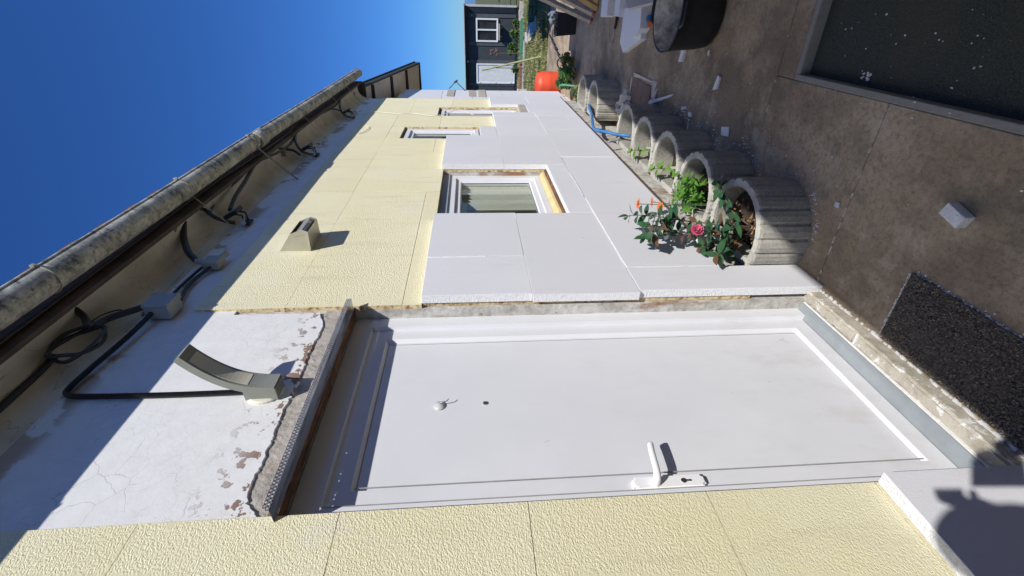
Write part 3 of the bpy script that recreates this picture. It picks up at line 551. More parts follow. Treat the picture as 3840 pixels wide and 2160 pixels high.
# ------------------------------------------------------------------ extension beyond the house end
ext = thing('extension', (8.2, .25, ZG), 'white foam clad lean-to beyond the house end with dark sloping eaves', 'outbuilding')
bm = NB(); box(bm, 7.14, 8.95, .255, 2.2, -.6, 2.45); fin('wall', bm, 'plaster', ext)
for q in ((7.15, 8.96, -.3, .22), (7.15, 8.96, .22, .72), (7.15, 8.96, .72, 1.22), (7.15, 8.96, 1.22, 1.72), (7.15, 8.96, 1.72, 2.36)):
    bm = NB(); box(bm, q[0], q[1], .212, .254, q[2]+.003, q[3]-.003, 0, 1); fin('foam_board', bm, ['foam', 'foam_cut'], ext)
for z in (1.52, 1.16, 1.0):
    bm = NB(); box(bm, 8.3, 8.955, .205, .214, z, z+.12, jit=.006); fin('cement_patch', bm, 'cement', ext)
def eave(x): return 2.73-.171*(x-7.35)
bm = NB(); v = [bm.verts.new(p) for p in ((7.35, -.06, eave(7.35)), (10.25, -.06, eave(10.25)), (10.25, .62, eave(10.25)+.02), (7.35, .62, eave(7.35)+.02))]; bm.faces.new(v); o = fin('soffit', bm, 'soffit', ext); md = o.modifiers.new('t', 'SOLIDIFY'); md.thickness = .02; md.offset = 1
for x in (7.62, 8.5, 9.35):
    bm = NB(); z = eave(x); box(bm, x-.022, x+.022, -.05, .6, z-.035, z+.012); fin('batten', bm, 'batten', ext)
bm = NB()
for s in range(1):
    v = [(7.30, -.085), (10.28, -.085)]
    for yy in (-.085, -.058): pass
    a = [bm.verts.new(p) for p in ((7.30, -.085, eave(7.30)-.02), (10.28, -.085, eave(10.28)-.02), (10.28, -.085, eave(10.28)+.09), (7.30, -.085, eave(7.30)+.09), (7.30, -.058, eave(7.30)-.02), (10.28, -.058, eave(10.28)-.02), (10.28, -.058, eave(10.28)+.09), (7.30, -.058, eave(7.30)+.09))]
    for fc in ((0, 1, 2, 3), (4, 5, 6, 7), (0, 1, 5, 4), (3, 2, 6, 7), (0, 4, 7, 3), (1, 5, 6, 2)): bm.faces.new([a[i] for i in fc])
box(bm, 10.255, 10.285, -.056, .7, eave(10.28)-.02, eave(10.28)+.07)
fin('fascia', bm, 'roof_dark', ext)
bm = NB(); v = [bm.verts.new(p) for p in ((7.28, -.10, eave(7.28)+.095), (10.3, -.10, eave(10.3)+.095), (10.3, 2.4, eave(10.3)+.10), (7.28, 2.4, eave(7.28)+.10))]; bm.faces.new(v); o = fin('roof', bm, 'roof_dark', ext); md = o.modifiers.new('t', 'SOLIDIFY'); md.thickness = .02; md.offset = 1
bm = NB(); tube(bm, [(8.9, .22, 1.33), (9.0, .08, 1.50), (9.05, .20, 1.62)], .008, 6); tube(bm, [(9.0, .06, 1.47), (9.0, .10, 1.53)], .016, 6); fin('wall_bracket', bm, 'black_cable', ext)

# ------------------------------------------------------------------ fittings on the wall
def corr(bm, pts, r, pitch=.0055, amp=.0014, n=10):
    pts = spline(pts, 30); d = [0]
    for a, b in zip(pts, pts[1:]): d.append(d[-1]+(b-a).length)
    out, rr, s, i = [], [], 0.0, 0
    while s < d[-1]:
        while d[i+1] < s: i += 1
        t = (s-d[i])/max(1e-9, d[i+1]-d[i]); out.append(pts[i].lerp(pts[i+1], t)); rr.append(r+(amp if (len(rr) % 2) else -amp)); s += pitch/2
    tube(bm, out, rr, n)
def cable(pts, r, label, mat='black_cable', m=10, grp='cables under the eaves'):
    bm = NB(); tube(bm, spline(pts, m), r, 8); return tag(fin('cable', bm, mat, None, True), label, 'cable', grp)
bm = NB(); corr(bm, [(1.296, .040, 2.06), (1.296, .042, 2.20), (1.297, .042, 2.366), (1.303, .042, 2.58), (1.312, .04, 2.635), (1.340, .038, 2.652), (1.434, .032, 2.641), (1.596, .026, 2.618), (1.70, .02, 2.608), (1.768, .012, 2.60)], .0088)
tag(fin('conduit', bm, 'black_cable', None, False), 'black corrugated conduit running up from the curved wall lamp', 'conduit')
# curved lamp
lamp = thing('wall_lamp', (1.295, .05, 2.0), 'grey curved wall lamp above the white door', 'lamp')
def sweep(bm, cl, th, x0, x1):
    a, b = [], []
    for i, (y, z) in enumerate(cl):
        y0, z0 = cl[max(i-1, 0)]; y1, z1 = cl[min(i+1, len(cl)-1)]; L_ = math.hypot(y1-y0, z1-z0); ny, nz = (z1-z0)/L_, -(y1-y0)/L_
        a.append((y+ny*th/2, z+nz*th/2)); b.append((y-ny*th/2, z-nz*th/2))
    prism_x(bm, a+b[::-1], x0, x1)
cl = [(.010-.145*(t**2.5), 1.940+.27*t) for t in [k/18 for k in range(19)]]
bm = NB(); sweep(bm, cl, .028, 1.262, 1.332); fin('arm', bm, 'lamp_grey', lamp)
cl2 = [(.018-.15*(t**1.75)-.0185, 1.945+.265*t-.004) for t in [.30+.62*k/12 for k in range(13)]]
cl2 = []
for k in range(13):
    t = .33+.60*k/12; y, z = .010-.145*t**2.5, 1.940+.27*t; dy, dz = -.145*2.5*t**1.5, .27; L_ = math.hypot(dy, dz); cl2.append((y-dz/L_*.0142, z+dy/L_*.0142))
bm = NB(); sweep(bm, cl2, .0025, 1.271, 1.323); fin('diffuser', bm, 'diffuser', lamp)
bm = NB(); box(bm, 1.2625, 1.3315, .002, .050, 1.938, 2.045); fin('base_box', bm, 'lamp_grey', lamp)
bm = NB(); lathe(bm, [(.060, 0), (.060, .010), (.054, .014)], 30); bmesh.ops.rotate(bm, verts=bm.verts, matrix=Matrix.Rotation(math.pi/2, 3, 'X')); bmesh.ops.translate(bm, verts=bm.verts, vec=(1.305, .0585, 1.995)); fin('back_plate', bm, 'ivory', lamp)
# vent cowl
cowl = thing('vent_cowl', (2.49, .045, 2.2), 'angular zinc vent cowl projecting from the yellow wall', 'vent')
V_ = dict(tl0=(2.391, .045, 2.297), tl1=(2.590, .045, 2.297), bl0=(2.389, .045, 2.134), bl1=(2.589, .045, 2.134), f0=(2.382, -.070, 2.128), f1=(2.560, -.070, 2.128), m0=(2.428-.044, -.082, 2.160), m1=(2.56, -.082, 2.160), u0=(2.384, -.058, 2.222), u1=(2.562, -.058, 2.222))
bm = NB(); q = {k: bm.verts.new(p) for k, p in V_.items()}
bm.faces.new([q[k] for k in ('tl0', 'bl0', 'f0', 'm0', 'u0')]); bm.faces.new([q[k] for k in ('tl1', 'bl1', 'f1', 'm1', 'u1')]); bm.faces.new([q[k] for k in ('tl0', 'tl1', 'u1', 'u0')]); bm.faces.new([q[k] for k in ('bl0', 'bl1', 'f1', 'f0')])
o = fin('hood', bm, 'cowl', cowl); md = o.modifiers.new('t', 'SOLIDIFY'); md.thickness = .0015
bm = NB(); bm.faces.new([bm.verts.new(p) for p in ((2.384, -.040, 2.205), (2.56, -.040, 2.205), (2.56, -.055, 2.135), (2.384, -.055, 2.135))]); fin('baffle', bm, 'pvc_dark', cowl)
bm = NB(); box(bm, 2.384, 2.560, -.074, -.071, 2.163, 2.184); fin('slat', bm, 'cowl', cowl)
# junction boxes
jb = thing('junction_box', (1.81, .05, 2.5), 'large grey junction box under the eaves beside the cable loop', 'junction box', 'junction boxes')
bm = NB(); box(bm, 1.762, 1.862, -.012, .045, 2.530, 2.632); bev(bm, .006, 2); fin('body', bm, 'grey_box', jb)
bm = NB(); box(bm, 1.760, 1.864, -.024, -.0115, 2.528, 2.634); bev(bm, .005, 2); fin('cover', bm, 'grey_box', jb)
for z in (2.558, 2.605):
    bm = NB(); tube(bm, [(1.862, .015, z), (1.895, .015, z)], .011, 12); fin('cable_gland', bm, 'beige_box', jb)
for a in (1.768, 1.856):
    for b in (2.536, 2.626): bm = NB(); tube(bm, [(a, -.0235, b), (a, -.0265, b)], .0045, 8); fin('screw', bm, 'steel', jb)
jb2 = thing('junction_box', (2.25, .045, 2.5), 'small beige junction box right of the large grey one', 'junction box', 'junction boxes')
bm = NB(); box(bm, 2.190, 2.268, .0, .045, 2.52, 2.60); bev(bm, .006, 2); fin('body', bm, 'beige_box', jb2)
bm = NB(); tube(bm, [(2.266, .018, 2.545), (2.315, .015, 2.53)], .015, 12); fin('cable_gland', bm, 'beige_box', jb2)
bm = NB(); tube(bm, [(2.225, .018, 2.598), (2.228, .012, 2.64)], .016, 12); fin('conduit_socket', bm, 'beige_box', jb2)
cable([(1.638, -.14, 2.815), (1.66, -.09, 2.80), (1.64, -.055, 2.755), (1.585, -.045, 2.715)], .013, 'thick black cable dropping from the gutter above the cable loop')
cable([(1.585, -.045, 2.715), (1.63, -.03, 2.715), (1.69, -.02, 2.70), (1.76, -.01, 2.65), (1.80, .0, 2.625)], .014, 'thick black cable entering the top of the large grey box')
cable([(1.60, -.045, 2.73), (1.69, -.03, 2.735), (1.74, -.02, 2.71), (1.73, -.02, 2.685), (1.66, -.025, 2.69)], .003, 'thin dark wire curl beside the large grey box')
pts = []
for k in range(40):
    a = 2*math.pi*k/16; rr = .098+.010*math.sin(k*1.3); pts.append((1.505+rr*math.cos(a), -.035+.012*math.sin(k*.6), 2.700+.072*math.sin(a)))
cable(pts, .0068, 'coiled loop of black cable hanging under the eaves', m=3)
cable([(1.452, -.02, 2.745), (1.36, -.0, 2.76), (1.2, .0, 2.755), (.9, .01, 2.75), (.3, .01, 2.75)], .012, 'black cable along the cove running away left of the coil')
cable([(3.75, -.115, 2.83), (3.4, -.10, 2.775), (3.15, -.085, 2.735), (2.95, -.06, 2.72), (2.80, -.03, 2.70)], .012, 'heavy black cable sagging along the cove past the nearest floodlight')
cable([(4.60, -.12, 2.82), (4.3, -.10, 2.76), (4.0, -.09, 2.735), (3.7, -.10, 2.76), (3.45, -.12, 2.81)], .010, 'black cable drooping between gutter stays above the middle floodlight')
cable([(6.30, -.12, 2.81), (6.0, -.10, 2.765), (5.6, -.10, 2.75), (5.2, -.11, 2.775), (4.9, -.125, 2.815)], .009, 'black cable drooping toward the farthest floodlight')
cable([(1.90, .035, 2.615), (2.0, .038, 2.622), (2.12, .038, 2.618), (2.20, .03, 2.60)], .0065, 'upper of two cables between the two junction boxes')
cable([(1.90, .035, 2.56), (2.0, .038, 2.585), (2.10, .038, 2.588), (2.20, .03, 2.56)], .0085, 'lower of two cables between the two junction boxes')
cable([(2.228, .012, 2.635), (2.29, -.01, 2.70), (2.40, -.04, 2.765), (2.50, -.085, 2.80), (2.60, -.125, 2.835), (2.70, -.14, 2.85)], .0165, 'thickest black cable arching from small box up to gutter')
cable([(2.62, -.12, 2.80), (2.66, -.09, 2.765), (2.62, -.06, 2.70), (2.66, -.02, 2.67), (2.70, .01, 2.645)], .011, 'black cable curving down to the nearest floodlight')
cable([(2.62, -.06, 2.70), (2.72, -.05, 2.77), (2.90, -.07, 2.80), (3.15, -.09, 2.79), (3.45, -.10, 2.80), (3.75, -.115, 2.83)], .009, 'black cable looping from nearest floodlight along the fascia')
cable([(3.9, -.11, 2.80), (4.02, -.07, 2.775), (4.05, -.05, 2.71), (4.02, -.02, 2.65)], .010, 'black cable crossing to the middle floodlight')
cable([(4.70, -.13, 2.83), (4.35, -.11, 2.765), (4.15, -.09, 2.71), (4.08, -.04, 2.655), (4.13, .0, 2.615), (4.22, .03, 2.60)], .011, 'black cable hanging in an arc to the middle floodlight')
cable([(6.25, -.12, 2.80), (5.75, -.10, 2.71), (5.62, -.05, 2.665), (5.66, .0, 2.63), (5.75, .03, 2.61)], .011, 'black cable hanging in an arc to the farthest floodlight')
cable([(5.0, -.125, 2.83), (5.35, -.11, 2.80), (5.62, -.08, 2.74), (5.64, -.05, 2.67)], .006, 'thin cable sagging before the farthest floodlight')
cable([(4.75, -.15, 2.83), (4.2, -.145, 2.785), (3.5, -.15, 2.79), (2.8, -.15, 2.815), (2.0, -.15, 2.80), (1.2, -.15, 2.79), (.4, -.15, 2.80)], .007, 'long black cable tucked behind the gutter')
cable([(5.80, .03, 2.60), (5.95, .04, 2.52), (6.06, .038, 2.437), (6.09, .036, 2.385), (6.01, .03, 2.222), (5.96, .028, 2.071), (5.99, .03, 1.93), (5.86, .028, 1.70), (5.97, .02, 1.54), (6.04, .0, 1.434), (5.99, .01, 1.315), (5.93, .03, 1.215)], .0035, 'thin beige wire hanging down past the far window', 'ivory', 8)
cable([(5.397, .04, 2.383), (5.259, .035, 2.323), (5.081, .038, 2.342), (5.017, .042, 2.384)], .003, 'short beige wire end on the yellow wall', 'ivory', 6)
def flood(x, z, label):
    f = thing('floodlight', (x, .045, z-.1), label, 'floodlight', 'floodlights under the eaves')
    bm = NB(); box(bm, x, x+.09, -.04, -.015, z-.03, z+.06); bev(bm, .004, 1); bmesh.ops.rotate(bm, verts=bm.verts, cent=(x+.045, -.03, z), matrix=Matrix.Rotation(math.radians(-28), 3, 'X')); fin('housing', bm, 'black_cable', f)
    bm = NB(); box(bm, x+.012, x+.078, -.0425, -.038, z-.016, z+.046); bmesh.ops.rotate(bm, verts=bm.verts, cent=(x+.045, -.03, z), matrix=Matrix.Rotation(math.radians(-28), 3, 'X')); fin('lens', bm, 'lens', f)
    bm = NB(); tube(bm, [(x+.02, .04, z-.05), (x+.02, -.012, z-.045), (x+.02, -.02, z)], .006, 6); tube(bm, [(x+.07, .04, z-.05), (x+.07, -.012, z-.045), (x+.07, -.02, z)], .006, 6); box(bm, x+.01, x+.08, .036, .046, z-.075, z-.035); fin('bracket', bm, 'black_cable', f)
    bm = NB(); tube(bm, [(x-.05, .02, z-.06), (x-.015, .02, z-.06)], .013, 10); tube(bm, [(x-.015, .02, z-.06), (x+.012, .005, z-.055)], .006, 8); fin('cable_gland', bm, 'grey_box', f)
flood(2.74, 2.665, 'nearest small black floodlight under the eaves'); flood(4.22, 2.655, 'middle small black floodlight under the eaves'); flood(5.78, 2.655, 'farthest small black floodlight under the eaves')

# ------------------------------------------------------------------ doormat
mat_ = thing('doormat', (1.15, -.14, ZG), 'dark bristle doormat on the ground before the door step', 'doormat')
bm = NB(); box(bm, .80, 1.457, -.285, .008, ZG-.0, ZG+.012, jit=.003); fin('backing', bm, 'coir', mat_)
bm = NB()
for k in range(9000):
    x, y = U(.802, 1.455), U(-.283, .006); h = U(.004, .011); a = U(0, 6.28); dx, dy = math.cos(a)*.0032, math.sin(a)*.0032; tx, ty = U(-.004, .004), U(-.004, .004)
    bm.faces.new([bm.verts.new(p) for p in ((x-dx, y-dy, ZG+.011), (x+dx, y+dy, ZG+.011), (x+tx, y+ty, ZG+.012+h))])
o = fin('pile', bm, 'coir_pile', mat_, recalc=False); o['kind'] = 'stuff'
bm = NB()
for k in range(700):
    if rnd() < .6: x, y = U(.82, 1.45), -.284+random.gauss(0, .008)
    else: x, y = 1.459+U(-.004, .009), U(-.285, 0)
    s = U(.002, .006); box(bm, x, x+s, y, y+s, ZG-.001, ZG+s, jit=.002)
o = fin('lime_fringe', bm, bpy.data.materials['white_lime'], mat_); o['kind'] = 'stuff'

# ------------------------------------------------------------------ planting rings
def ring_mesh():
    N_ = 126; R1, H = .262, .262; outs, ins = [], []
    for k in range(N_):
        a = 2*math.pi*k/N_; rib = (k % 6)
        r = R1 - (.011 if rib == 0 else 0.0)+(.0025 if rib == 3 else 0)
        outs.append((r*math.cos(a), min(r*math.sin(a), .132))); ins.append(((R1-.048)*math.cos(a), min((R1-.048)*math.sin(a), .088)))
    bm = NB(); j = lambda: U(-.0012, .0012)
    sc = lambda p, f: (p[0]*f, p[1]*f)
    L_ = [[bm.verts.new((*sc(p, 1.0), 0)) for p in outs], [bm.verts.new((*p, H-.012)) for p in outs], [bm.verts.new((p[0]*.978+j(), p[1]*.978+j(), H+j())) for p in outs], [bm.verts.new((p[0]*1.02+j(), p[1]*1.02+j(), H+j())) for p in ins], [bm.verts.new((*p, H-.012)) for p in ins], [bm.verts.new((p[0], p[1], .02)) for p in ins]]
    for A_, B_ in zip(L_, L_[1:]):
        for k in range(N_):
            f = bm.faces.new((A_[k], A_[(k+1) % N_], B_[(k+1) % N_], B_[k]))
            if A_ is L_[2]: f.material_index = 1
    me = fin('ring', bm, ['ring', 'ring_rim']); d = me.data; bpy.data.objects.remove(me); return d
RING = ring_mesh()
bm = NB(); lathe(bm, [(.001, .0), (.215, 0)], 32, cap0=False, cap1=False)
bm2 = NB(); soilv = []
for i in range(10):
    for k in range(32):
        r = .215*(i/9); a = 2*math.pi*k/32; soilv.append(bm2.verts.new((r*math.cos(a), min(r*math.sin(a), .09), U(-.012, .012) - .03*(r/.215))))
bm.free()
for i in range(9):
    for k in range(32): bm2.faces.new((soilv[i*32+k], soilv[i*32+(k+1) % 32], soilv[(i+1)*32+(k+1) % 32], soilv[(i+1)*32+k]))
bmesh.ops.remove_doubles(bm2, verts=bm2.verts, dist=.0004); t_ = fin('soil', bm2, 'soil', smooth=True); SOIL = t_.data; bpy.data.objects.remove(t_)
RINGS = [(2.292, -.111, 'nearest ribbed concrete planter ring, holding the camellia', -.075), (2.835, -.105, 'ribbed concrete planter ring holding the bright green herb', -.11), (3.36, -.112, 'third ribbed concrete planter ring, with a leafy seedling', -.13),
         (3.885, -.108, 'fourth ribbed concrete planter ring, with a leafy seedling', -.13), (4.385, -.112, 'fifth planter ring, bare brown soil inside', -.12), (5.72, -.135, 'sixth planter ring, beyond the gap with the blue pipe', -.11), (6.32, -.115, 'farthest planter ring, empty, beside the leafy bush', -.11)]
for x, y, lab, sd in RINGS:
    t = thing('planter_ring', (x, y, ZG), lab, 'planter', 'row of concrete planter rings'); t.rotation_euler.z = U(-.03, .03)
    o = bpy.data.objects.new('ring_wall', RING); C.objects.link(o); o.parent = t
    o = bpy.data.objects.new('soil', SOIL); C.objects.link(o); o.parent = t; o.location.z = .262+sd
bm = NB()      # dry litter in the first ring
for k in range(60):
    x, y = 2.292+U(-.15, .15), -.13+U(-.15, .1); a = U(0, 3.14); s = U(.01, .03); z = ZG+.195+U(0, .02); bm.faces.new([bm.verts.new(p) for p in ((x, y, z), (x+s*math.cos(a), y+s*math.sin(a), z+U(0, .015)), (x+s*math.cos(a+.4), y+s*math.sin(a+.4), z+U(0, .012)))])
o = tag(fin('leaf_litter', bm, simple('dry_leaf', (.30, .16, .07), .8, .4, 30)), 'dry brown leaf litter in the nearest planter', 'litter'); o['kind'] = 'stuff'

# ------------------------------------------------------------------ leaves and plants
def leaf_mesh(name, mat, fold=.22, curl=.18, serr=0, wide=.26):
    bm = NB(); n = 6; mid, lf, rt = [], [], []
    for i in range(n+1):
        t = i/n; wd = wide*math.sin(math.pi*min(1, t*1.02))**.75*(1-.25*t) + (.012 if serr and i % 2 else 0); z = -curl*t*t
        mid.append(bm.verts.new((t, 0, z))); lf.append(bm.verts.new((t, wd, z+fold*wd))); rt.append(bm.verts.new((t, -wd, z+fold*wd)))
    for i in range(n):
        for a in (lf, rt): bm.faces.new((mid[i], mid[i+1], a[i+1], a[i]))
    bmesh.ops.remove_doubles(bm, verts=bm.verts, dist=.001)
    o = fin(name, bm, mat, smooth=True); d = o.data; bpy.data.objects.remove(o); return d
M['leaf_red'] = leafmat('young_leaf', (.12, .05, .03), (.16, .10, .05), .3, .5, .15)
LF = {'red': leaf_mesh('leaf_red', 'leaf_red', .3, .3, 0, .27), 'dark': leaf_mesh('leaf_dark', 'leaf_dark', .2, .2, 0, .31), 'light': leaf_mesh('leaf_light', 'leaf_light', .15, .25, 1, .36), 'green': leaf_mesh('leaf_green', 'leaf_bright', .2, .4, 1, .22), 'small': leaf_mesh('leaf_small', 'leaf_dark', .2, .2, 0, .30)}
def put_leaf(parent, me, p, d, size, roll=None):
    o = bpy.data.objects.new('leaf', me); C.objects.link(o); o.parent = parent
    d = Vector(d).normalized(); up = Vector((U(-.5, .5), U(-.9, .1), 1)).normalized(); yv = up.cross(d).normalized(); zv = d.cross(yv)
    o.matrix_local = Matrix.Translation(Vector(p)-wloc(parent)) @ Matrix(((d.x, yv.x, zv.x, 0), (d.y, yv.y, zv.y, 0), (d.z, yv.z, zv.z, 0), (0, 0, 0, 1))) @ Matrix.Diagonal((size, size, size, 1))
    return o
cam_pl = thing('camellia', (2.27, -.12, ZG+.2), 'camellia bush with glossy dark leaves and one pink flower', 'shrub')
stems = [[(2.25, -.11, -.205), (2.30, -.125, -.04), (2.35, -.13, .138), (2.42, -.13, .276), (2.43, -.125, .40)], [(2.24, -.09, -.207), (2.246, -.09, .01), (2.264, -.085, .195), (2.215, -.10, .32), (2.20, -.10, .375)],
         [(2.24, -.14, -.2), (2.31, -.20, -.12), (2.40, -.27, -.09), (2.46, -.30, -.10)], [(2.30, -.06, -.24), (2.215, -.04, -.05), (2.20, -.04, .06)], [(2.22, -.14, -.2), (2.18, -.17, -.07), (2.12, -.18, .02), (2.10, -.17, .10)],
         [(2.264, -.085, .195), (2.31, -.11, .26), (2.30, -.12, .33)], [(2.35, -.13, .138), (2.30, -.16, .20), (2.27, -.15, .27)], [(2.21, -.1, -.2), (2.13, -.09, -.08), (2.07, -.08, .0), (2.05, -.07, .05)]]
bm = NB()
for s in stems: p = spline(s, 5); tube(bm, p, [.0042*(1-.6*i/len(p)) for i in range(len(p))], 6)
fin('stem', bm, 'twig', cam_pl, True)
for si, s in enumerate(stems):
    p = spline(s, 6); n = {0: 26, 1: 26, 2: 16, 3: 20, 4: 22, 5: 11, 6: 11, 7: 18}[si]
    for k in range(n):
        i = int(len(p)*(.25+.74*k/n)); i = min(i, len(p)-1); a = k*2.4+U(-.4, .4)
        d = Vector((math.cos(a), math.sin(a)*.8, U(-.1, .7))); put_leaf(cam_pl, LF['dark'] if rnd() > .12 else LF['red'], p[i], d, U(.05, .088))
    put_leaf(cam_pl, LF['dark'], p[-1], (U(-.4, .4), U(-.4, .4), 1), .06)
bm = NB()
for lay, (nr, rad, tilt, sz) in enumerate(((7, .012, .25, .036), (6, .008, .6, .030), (5, .004, 1.0, .022))):
    for k in range(nr):
        a = 2*math.pi*k/nr+lay*.5; ca, sa = math.cos(a), math.sin(a); prof = [(0, .006, 0), (.35, .016, .0), (.75, .018, .004), (1.0, .008, .010)]
        rowL, rowR = [], []
        for t, wd, lift in prof:
            rr = rad+sz*t*math.cos(tilt); h = .004*lay+sz*t*math.sin(tilt)+lift
            rowL.append(bm.verts.new((rr*ca-wd*sa, rr*sa+wd*ca, h))); rowR.append(bm.verts.new((rr*ca+wd*sa, rr*sa-wd*ca, h)))
        for i in range(3): bm.faces.new((rowL[i], rowL[i+1], rowR[i+1], rowR[i]))
o = fin('flower', bm, 'pink', cam_pl, True, True); o.location = Vector((2.085, -.185, .165)) - wloc(cam_pl); o.rotation_euler = (math.radians(70), math.radians(-20), math.radians(-25)); o.scale = (.68, .68, .68); o['label'] = 'single pink camellia flower'
# orange daisies
for i, (p, tl, lab) in enumerate((((2.673, -.10, .262), (-.5, -.2), 'topmost of three orange daisies above the second planter'), ((2.705, -.10, .165), (-1.2, .1), 'rear of three orange daisies, close to the white wall'), ((2.614, -.10, .147), (-.9, -.4), 'lowest of three orange daisies beside the camellia leaves'))):
    d = thing('daisy', (2.66, -.10, ZG+.2), lab, 'flower', 'orange daisies'); bm = NB(); tube(bm, spline([(2.64+i*.012, -.10, ZG+.2), (2.645+i*.01, -.10, .0), (p[0], p[1], p[2])], 6), .0022, 6); fin('stem', bm, 'stem_green', d, True)
    nv = Vector((.05-.12*i, -.12, .97)).normalized() if i != 1 else Vector((.15, .05, .98)).normalized(); q = nv.to_track_quat('Z', 'Y').to_matrix().to_4x4(); q.translation = Vector(p)
    for j in range(2):
        bm = NB()
        for k in range(15):
            a = 2*math.pi*(k+.5*j)/15; ca, sa = math.cos(a), math.sin(a); L_ = (.040-.006*j)*U(.8, 1.12)
            vv = [bm.verts.new(q @ Vector((r*ca-wd*sa, r*sa+wd*ca, h))) for r, wd, h in ((.007, -.002, 0), (L_*.6, -.0042, .004+.002*j), (L_, 0, .002), (L_*.6, .0042, .004+.002*j), (.007, .002, 0))]; bm.faces.new(vv)
        fin('petals', bm, 'orange', d, recalc=False)
    bm = NB(); lathe(bm, [(.009, 0), (.008, .004), (.003, .006)], 12); bmesh.ops.transform(bm, verts=bm.verts, matrix=q); fin('eye', bm, 'flower_eye', d, True)
# bright herb
herb = thing('herb', (2.84, -.11, ZG+.2), 'bushy bright green herb filling the second planter', 'herb')
bm = NB(); tips = []
for k in range(34):
    a = U(0, 6.28); r = U(.03, .165); p1 = Vector((2.835+.02*math.cos(a), -.11+.02*math.sin(a), ZG+.14)); p2 = Vector((2.835+r*math.cos(a), -.13+min(.13, r*math.sin(a)), ZG+.25+U(0, .13)*(1.2-r*3))); tube(bm, spline([p1, p1.lerp(p2, .5)+Vector((0, 0, .03)), p2], 4), .0015, 5); tips.append((p1, p2))
fin('stem', bm, 'stem_green', herb, True)
for p1, p2 in tips:
    for k in range(6):
        t = .45+.11*k; p = p1.lerp(p2, min(1, t))+Vector((U(-.008, .008), U(-.008, .008), U(0, .03))); a = U(0, 6.28); put_leaf(herb, LF['green'], p, (math.cos(a), math.sin(a), U(-.2, .8)), U(.034, .066))
# seedlings
def seedling(x, y, lab):
    s = thing('seedling', (x, y, ZG+.2), lab, 'seedling', 'leafy seedlings in planters'); bm = NB(); st = spline([(x, y, ZG+.12), (x-.01, y+.01, ZG+.25), (x+.01, y+.015, ZG+.36)], 5); tube(bm, st, .0022, 6); fin('stem', bm, 'twig', s, True)
    for k in range(13): a = k*2.4; put_leaf(s, LF['light'], st[min(len(st)-1, 3+k*9//13)], (math.cos(a), math.sin(a), U(-.1, .5)), U(.06, .095) if k < 9 else U(.03, .05))
seedling(3.36, -.12, 'pale green leafy seedling in the third planter'); seedling(3.90, -.11, 'pale green leafy seedling in the fourth planter')
for x, lab in ((3.30, 'white plant tag stuck in the third planter'), (3.84, 'white plant tag stuck in the fourth planter')):
    bm = NB(); box(bm, x, x+.002, -.14, -.122, ZG+.12, ZG+.235); o = tag(fin('plant_tag', bm, 'ivory'), lab, 'tag', 'plant tags')
def bush(name, cx, cy, cz, rx, ry, rz, n, size, lab, mats=('leaf_bush', 'leaf_yellow'), yl=.08, trunk=True, cat='bush', grp=None):
    t = thing(name, (cx, cy, cz), lab, cat, grp); bm = NB()
    cl_ = [(Vector((cx+U(-.6, .6)*rx, cy+U(-.6, .6)*ry, cz+rz*U(.5, 1.5))), U(.3, .62)) for k in range(11)]
    for k in range(n):
        c_, sp = random.choice(cl_); d = Vector((random.gauss(0, 1), random.gauss(0, 1), random.gauss(0, 1))).normalized(); p = c_ + Vector((d.x*rx*sp, d.y*ry*sp, d.z*rz*sp))*U(.45, 1.05)
        if p.z < cz+.01: continue
        a = Vector((random.gauss(0, 1), random.gauss(0, 1), random.gauss(0, .6))).normalized(); b = a.orthogonal().normalized(); s = size*U(.6, 1.3); m_ = a.cross(b)*s*.15
        f = bm.faces.new([bm.verts.new(v) for v in (p-a*s*.5, p+b*s*.26+m_, p+a*s*.5, p-b*s*.26+m_)]); f.material_index = 1 if rnd() < yl else 0
    fin('foliage', bm, list(mats), t, recalc=False)
    if trunk:
        bm = NB()
        for k in range(5): tube(bm, spline([(cx+U(-.02, .02), cy+U(-.02, .02), cz), (cx+U(-.3, .3)*rx, cy+U(-.3, .3)*ry, cz+rz*.6), (cx+U(-.6, .6)*rx, cy+U(-.6, .6)*ry, cz+rz*1.3)], 4), .005, 5)
        fin('stem', bm, 'twig', t)
    return t
bush('leafy_bush', 7.0, -.07, ZG, .20, .11, .13, 1000, .045, 'low leafy bush by the wall beyond the planter rings', yl=.12)
bush('leafy_bush', 8.1, -.12, ZG, .40, .20, .16, 1500, .06, 'broad green bush in front of the red barrel', yl=.05)
bush('leafy_bush', 8.35, -.36, ZG, .16, .12, .10, 500, .05, 'yellowing bush at the edge of the sunlit paving', yl=.5)

# ------------------------------------------------------------------ pipes and debris by the wall
bm = NB(); tube(bm, spline([(6.05, -.10, -.17), (5.75, -.085, -.12), (5.5, -.07, -.09), (5.2, -.06, -.03), (4.98, -.05, .01), (4.82, -.055, .02), (4.75, -.06, -.01), (4.66, -.07, -.05), (4.58, -.07, -.105), (4.50, -.08, -.15), (4.46, -.08, -.22)], 6), .015, 10); bp = tag(fin('blue_pipe', bm, 'blue_plastic', None, True), 'bent blue plastic pipe in the gap between planter rings', 'pipe')
bm = NB(); tube(bm, [(4.80, -.056, .019), (4.74, -.061, -.015)], .021, 10); fin('coupling', bm, 'blue_plastic', bp)
bm = NB(); tube(bm, spline([(4.47, -.02, -.02), (4.49, -.03, -.06), (4.50, -.03, -.1), (4.52, -.05, -.14)], 5), .012, 8); tag(fin('grey_hose', bm, 'grey_box', None, True), 'short grey hose end against the wall base', 'hose')
bm = NB(); tube(bm, spline([(7.75, .0, -.12), (7.7, -.06, -.10), (7.6, -.08, -.16), (7.5, -.08, -.3)], 5), .014, 8); tag(fin('green_hose', bm, 'green_plastic', None, True), 'green hose bend by the low bush', 'hose')
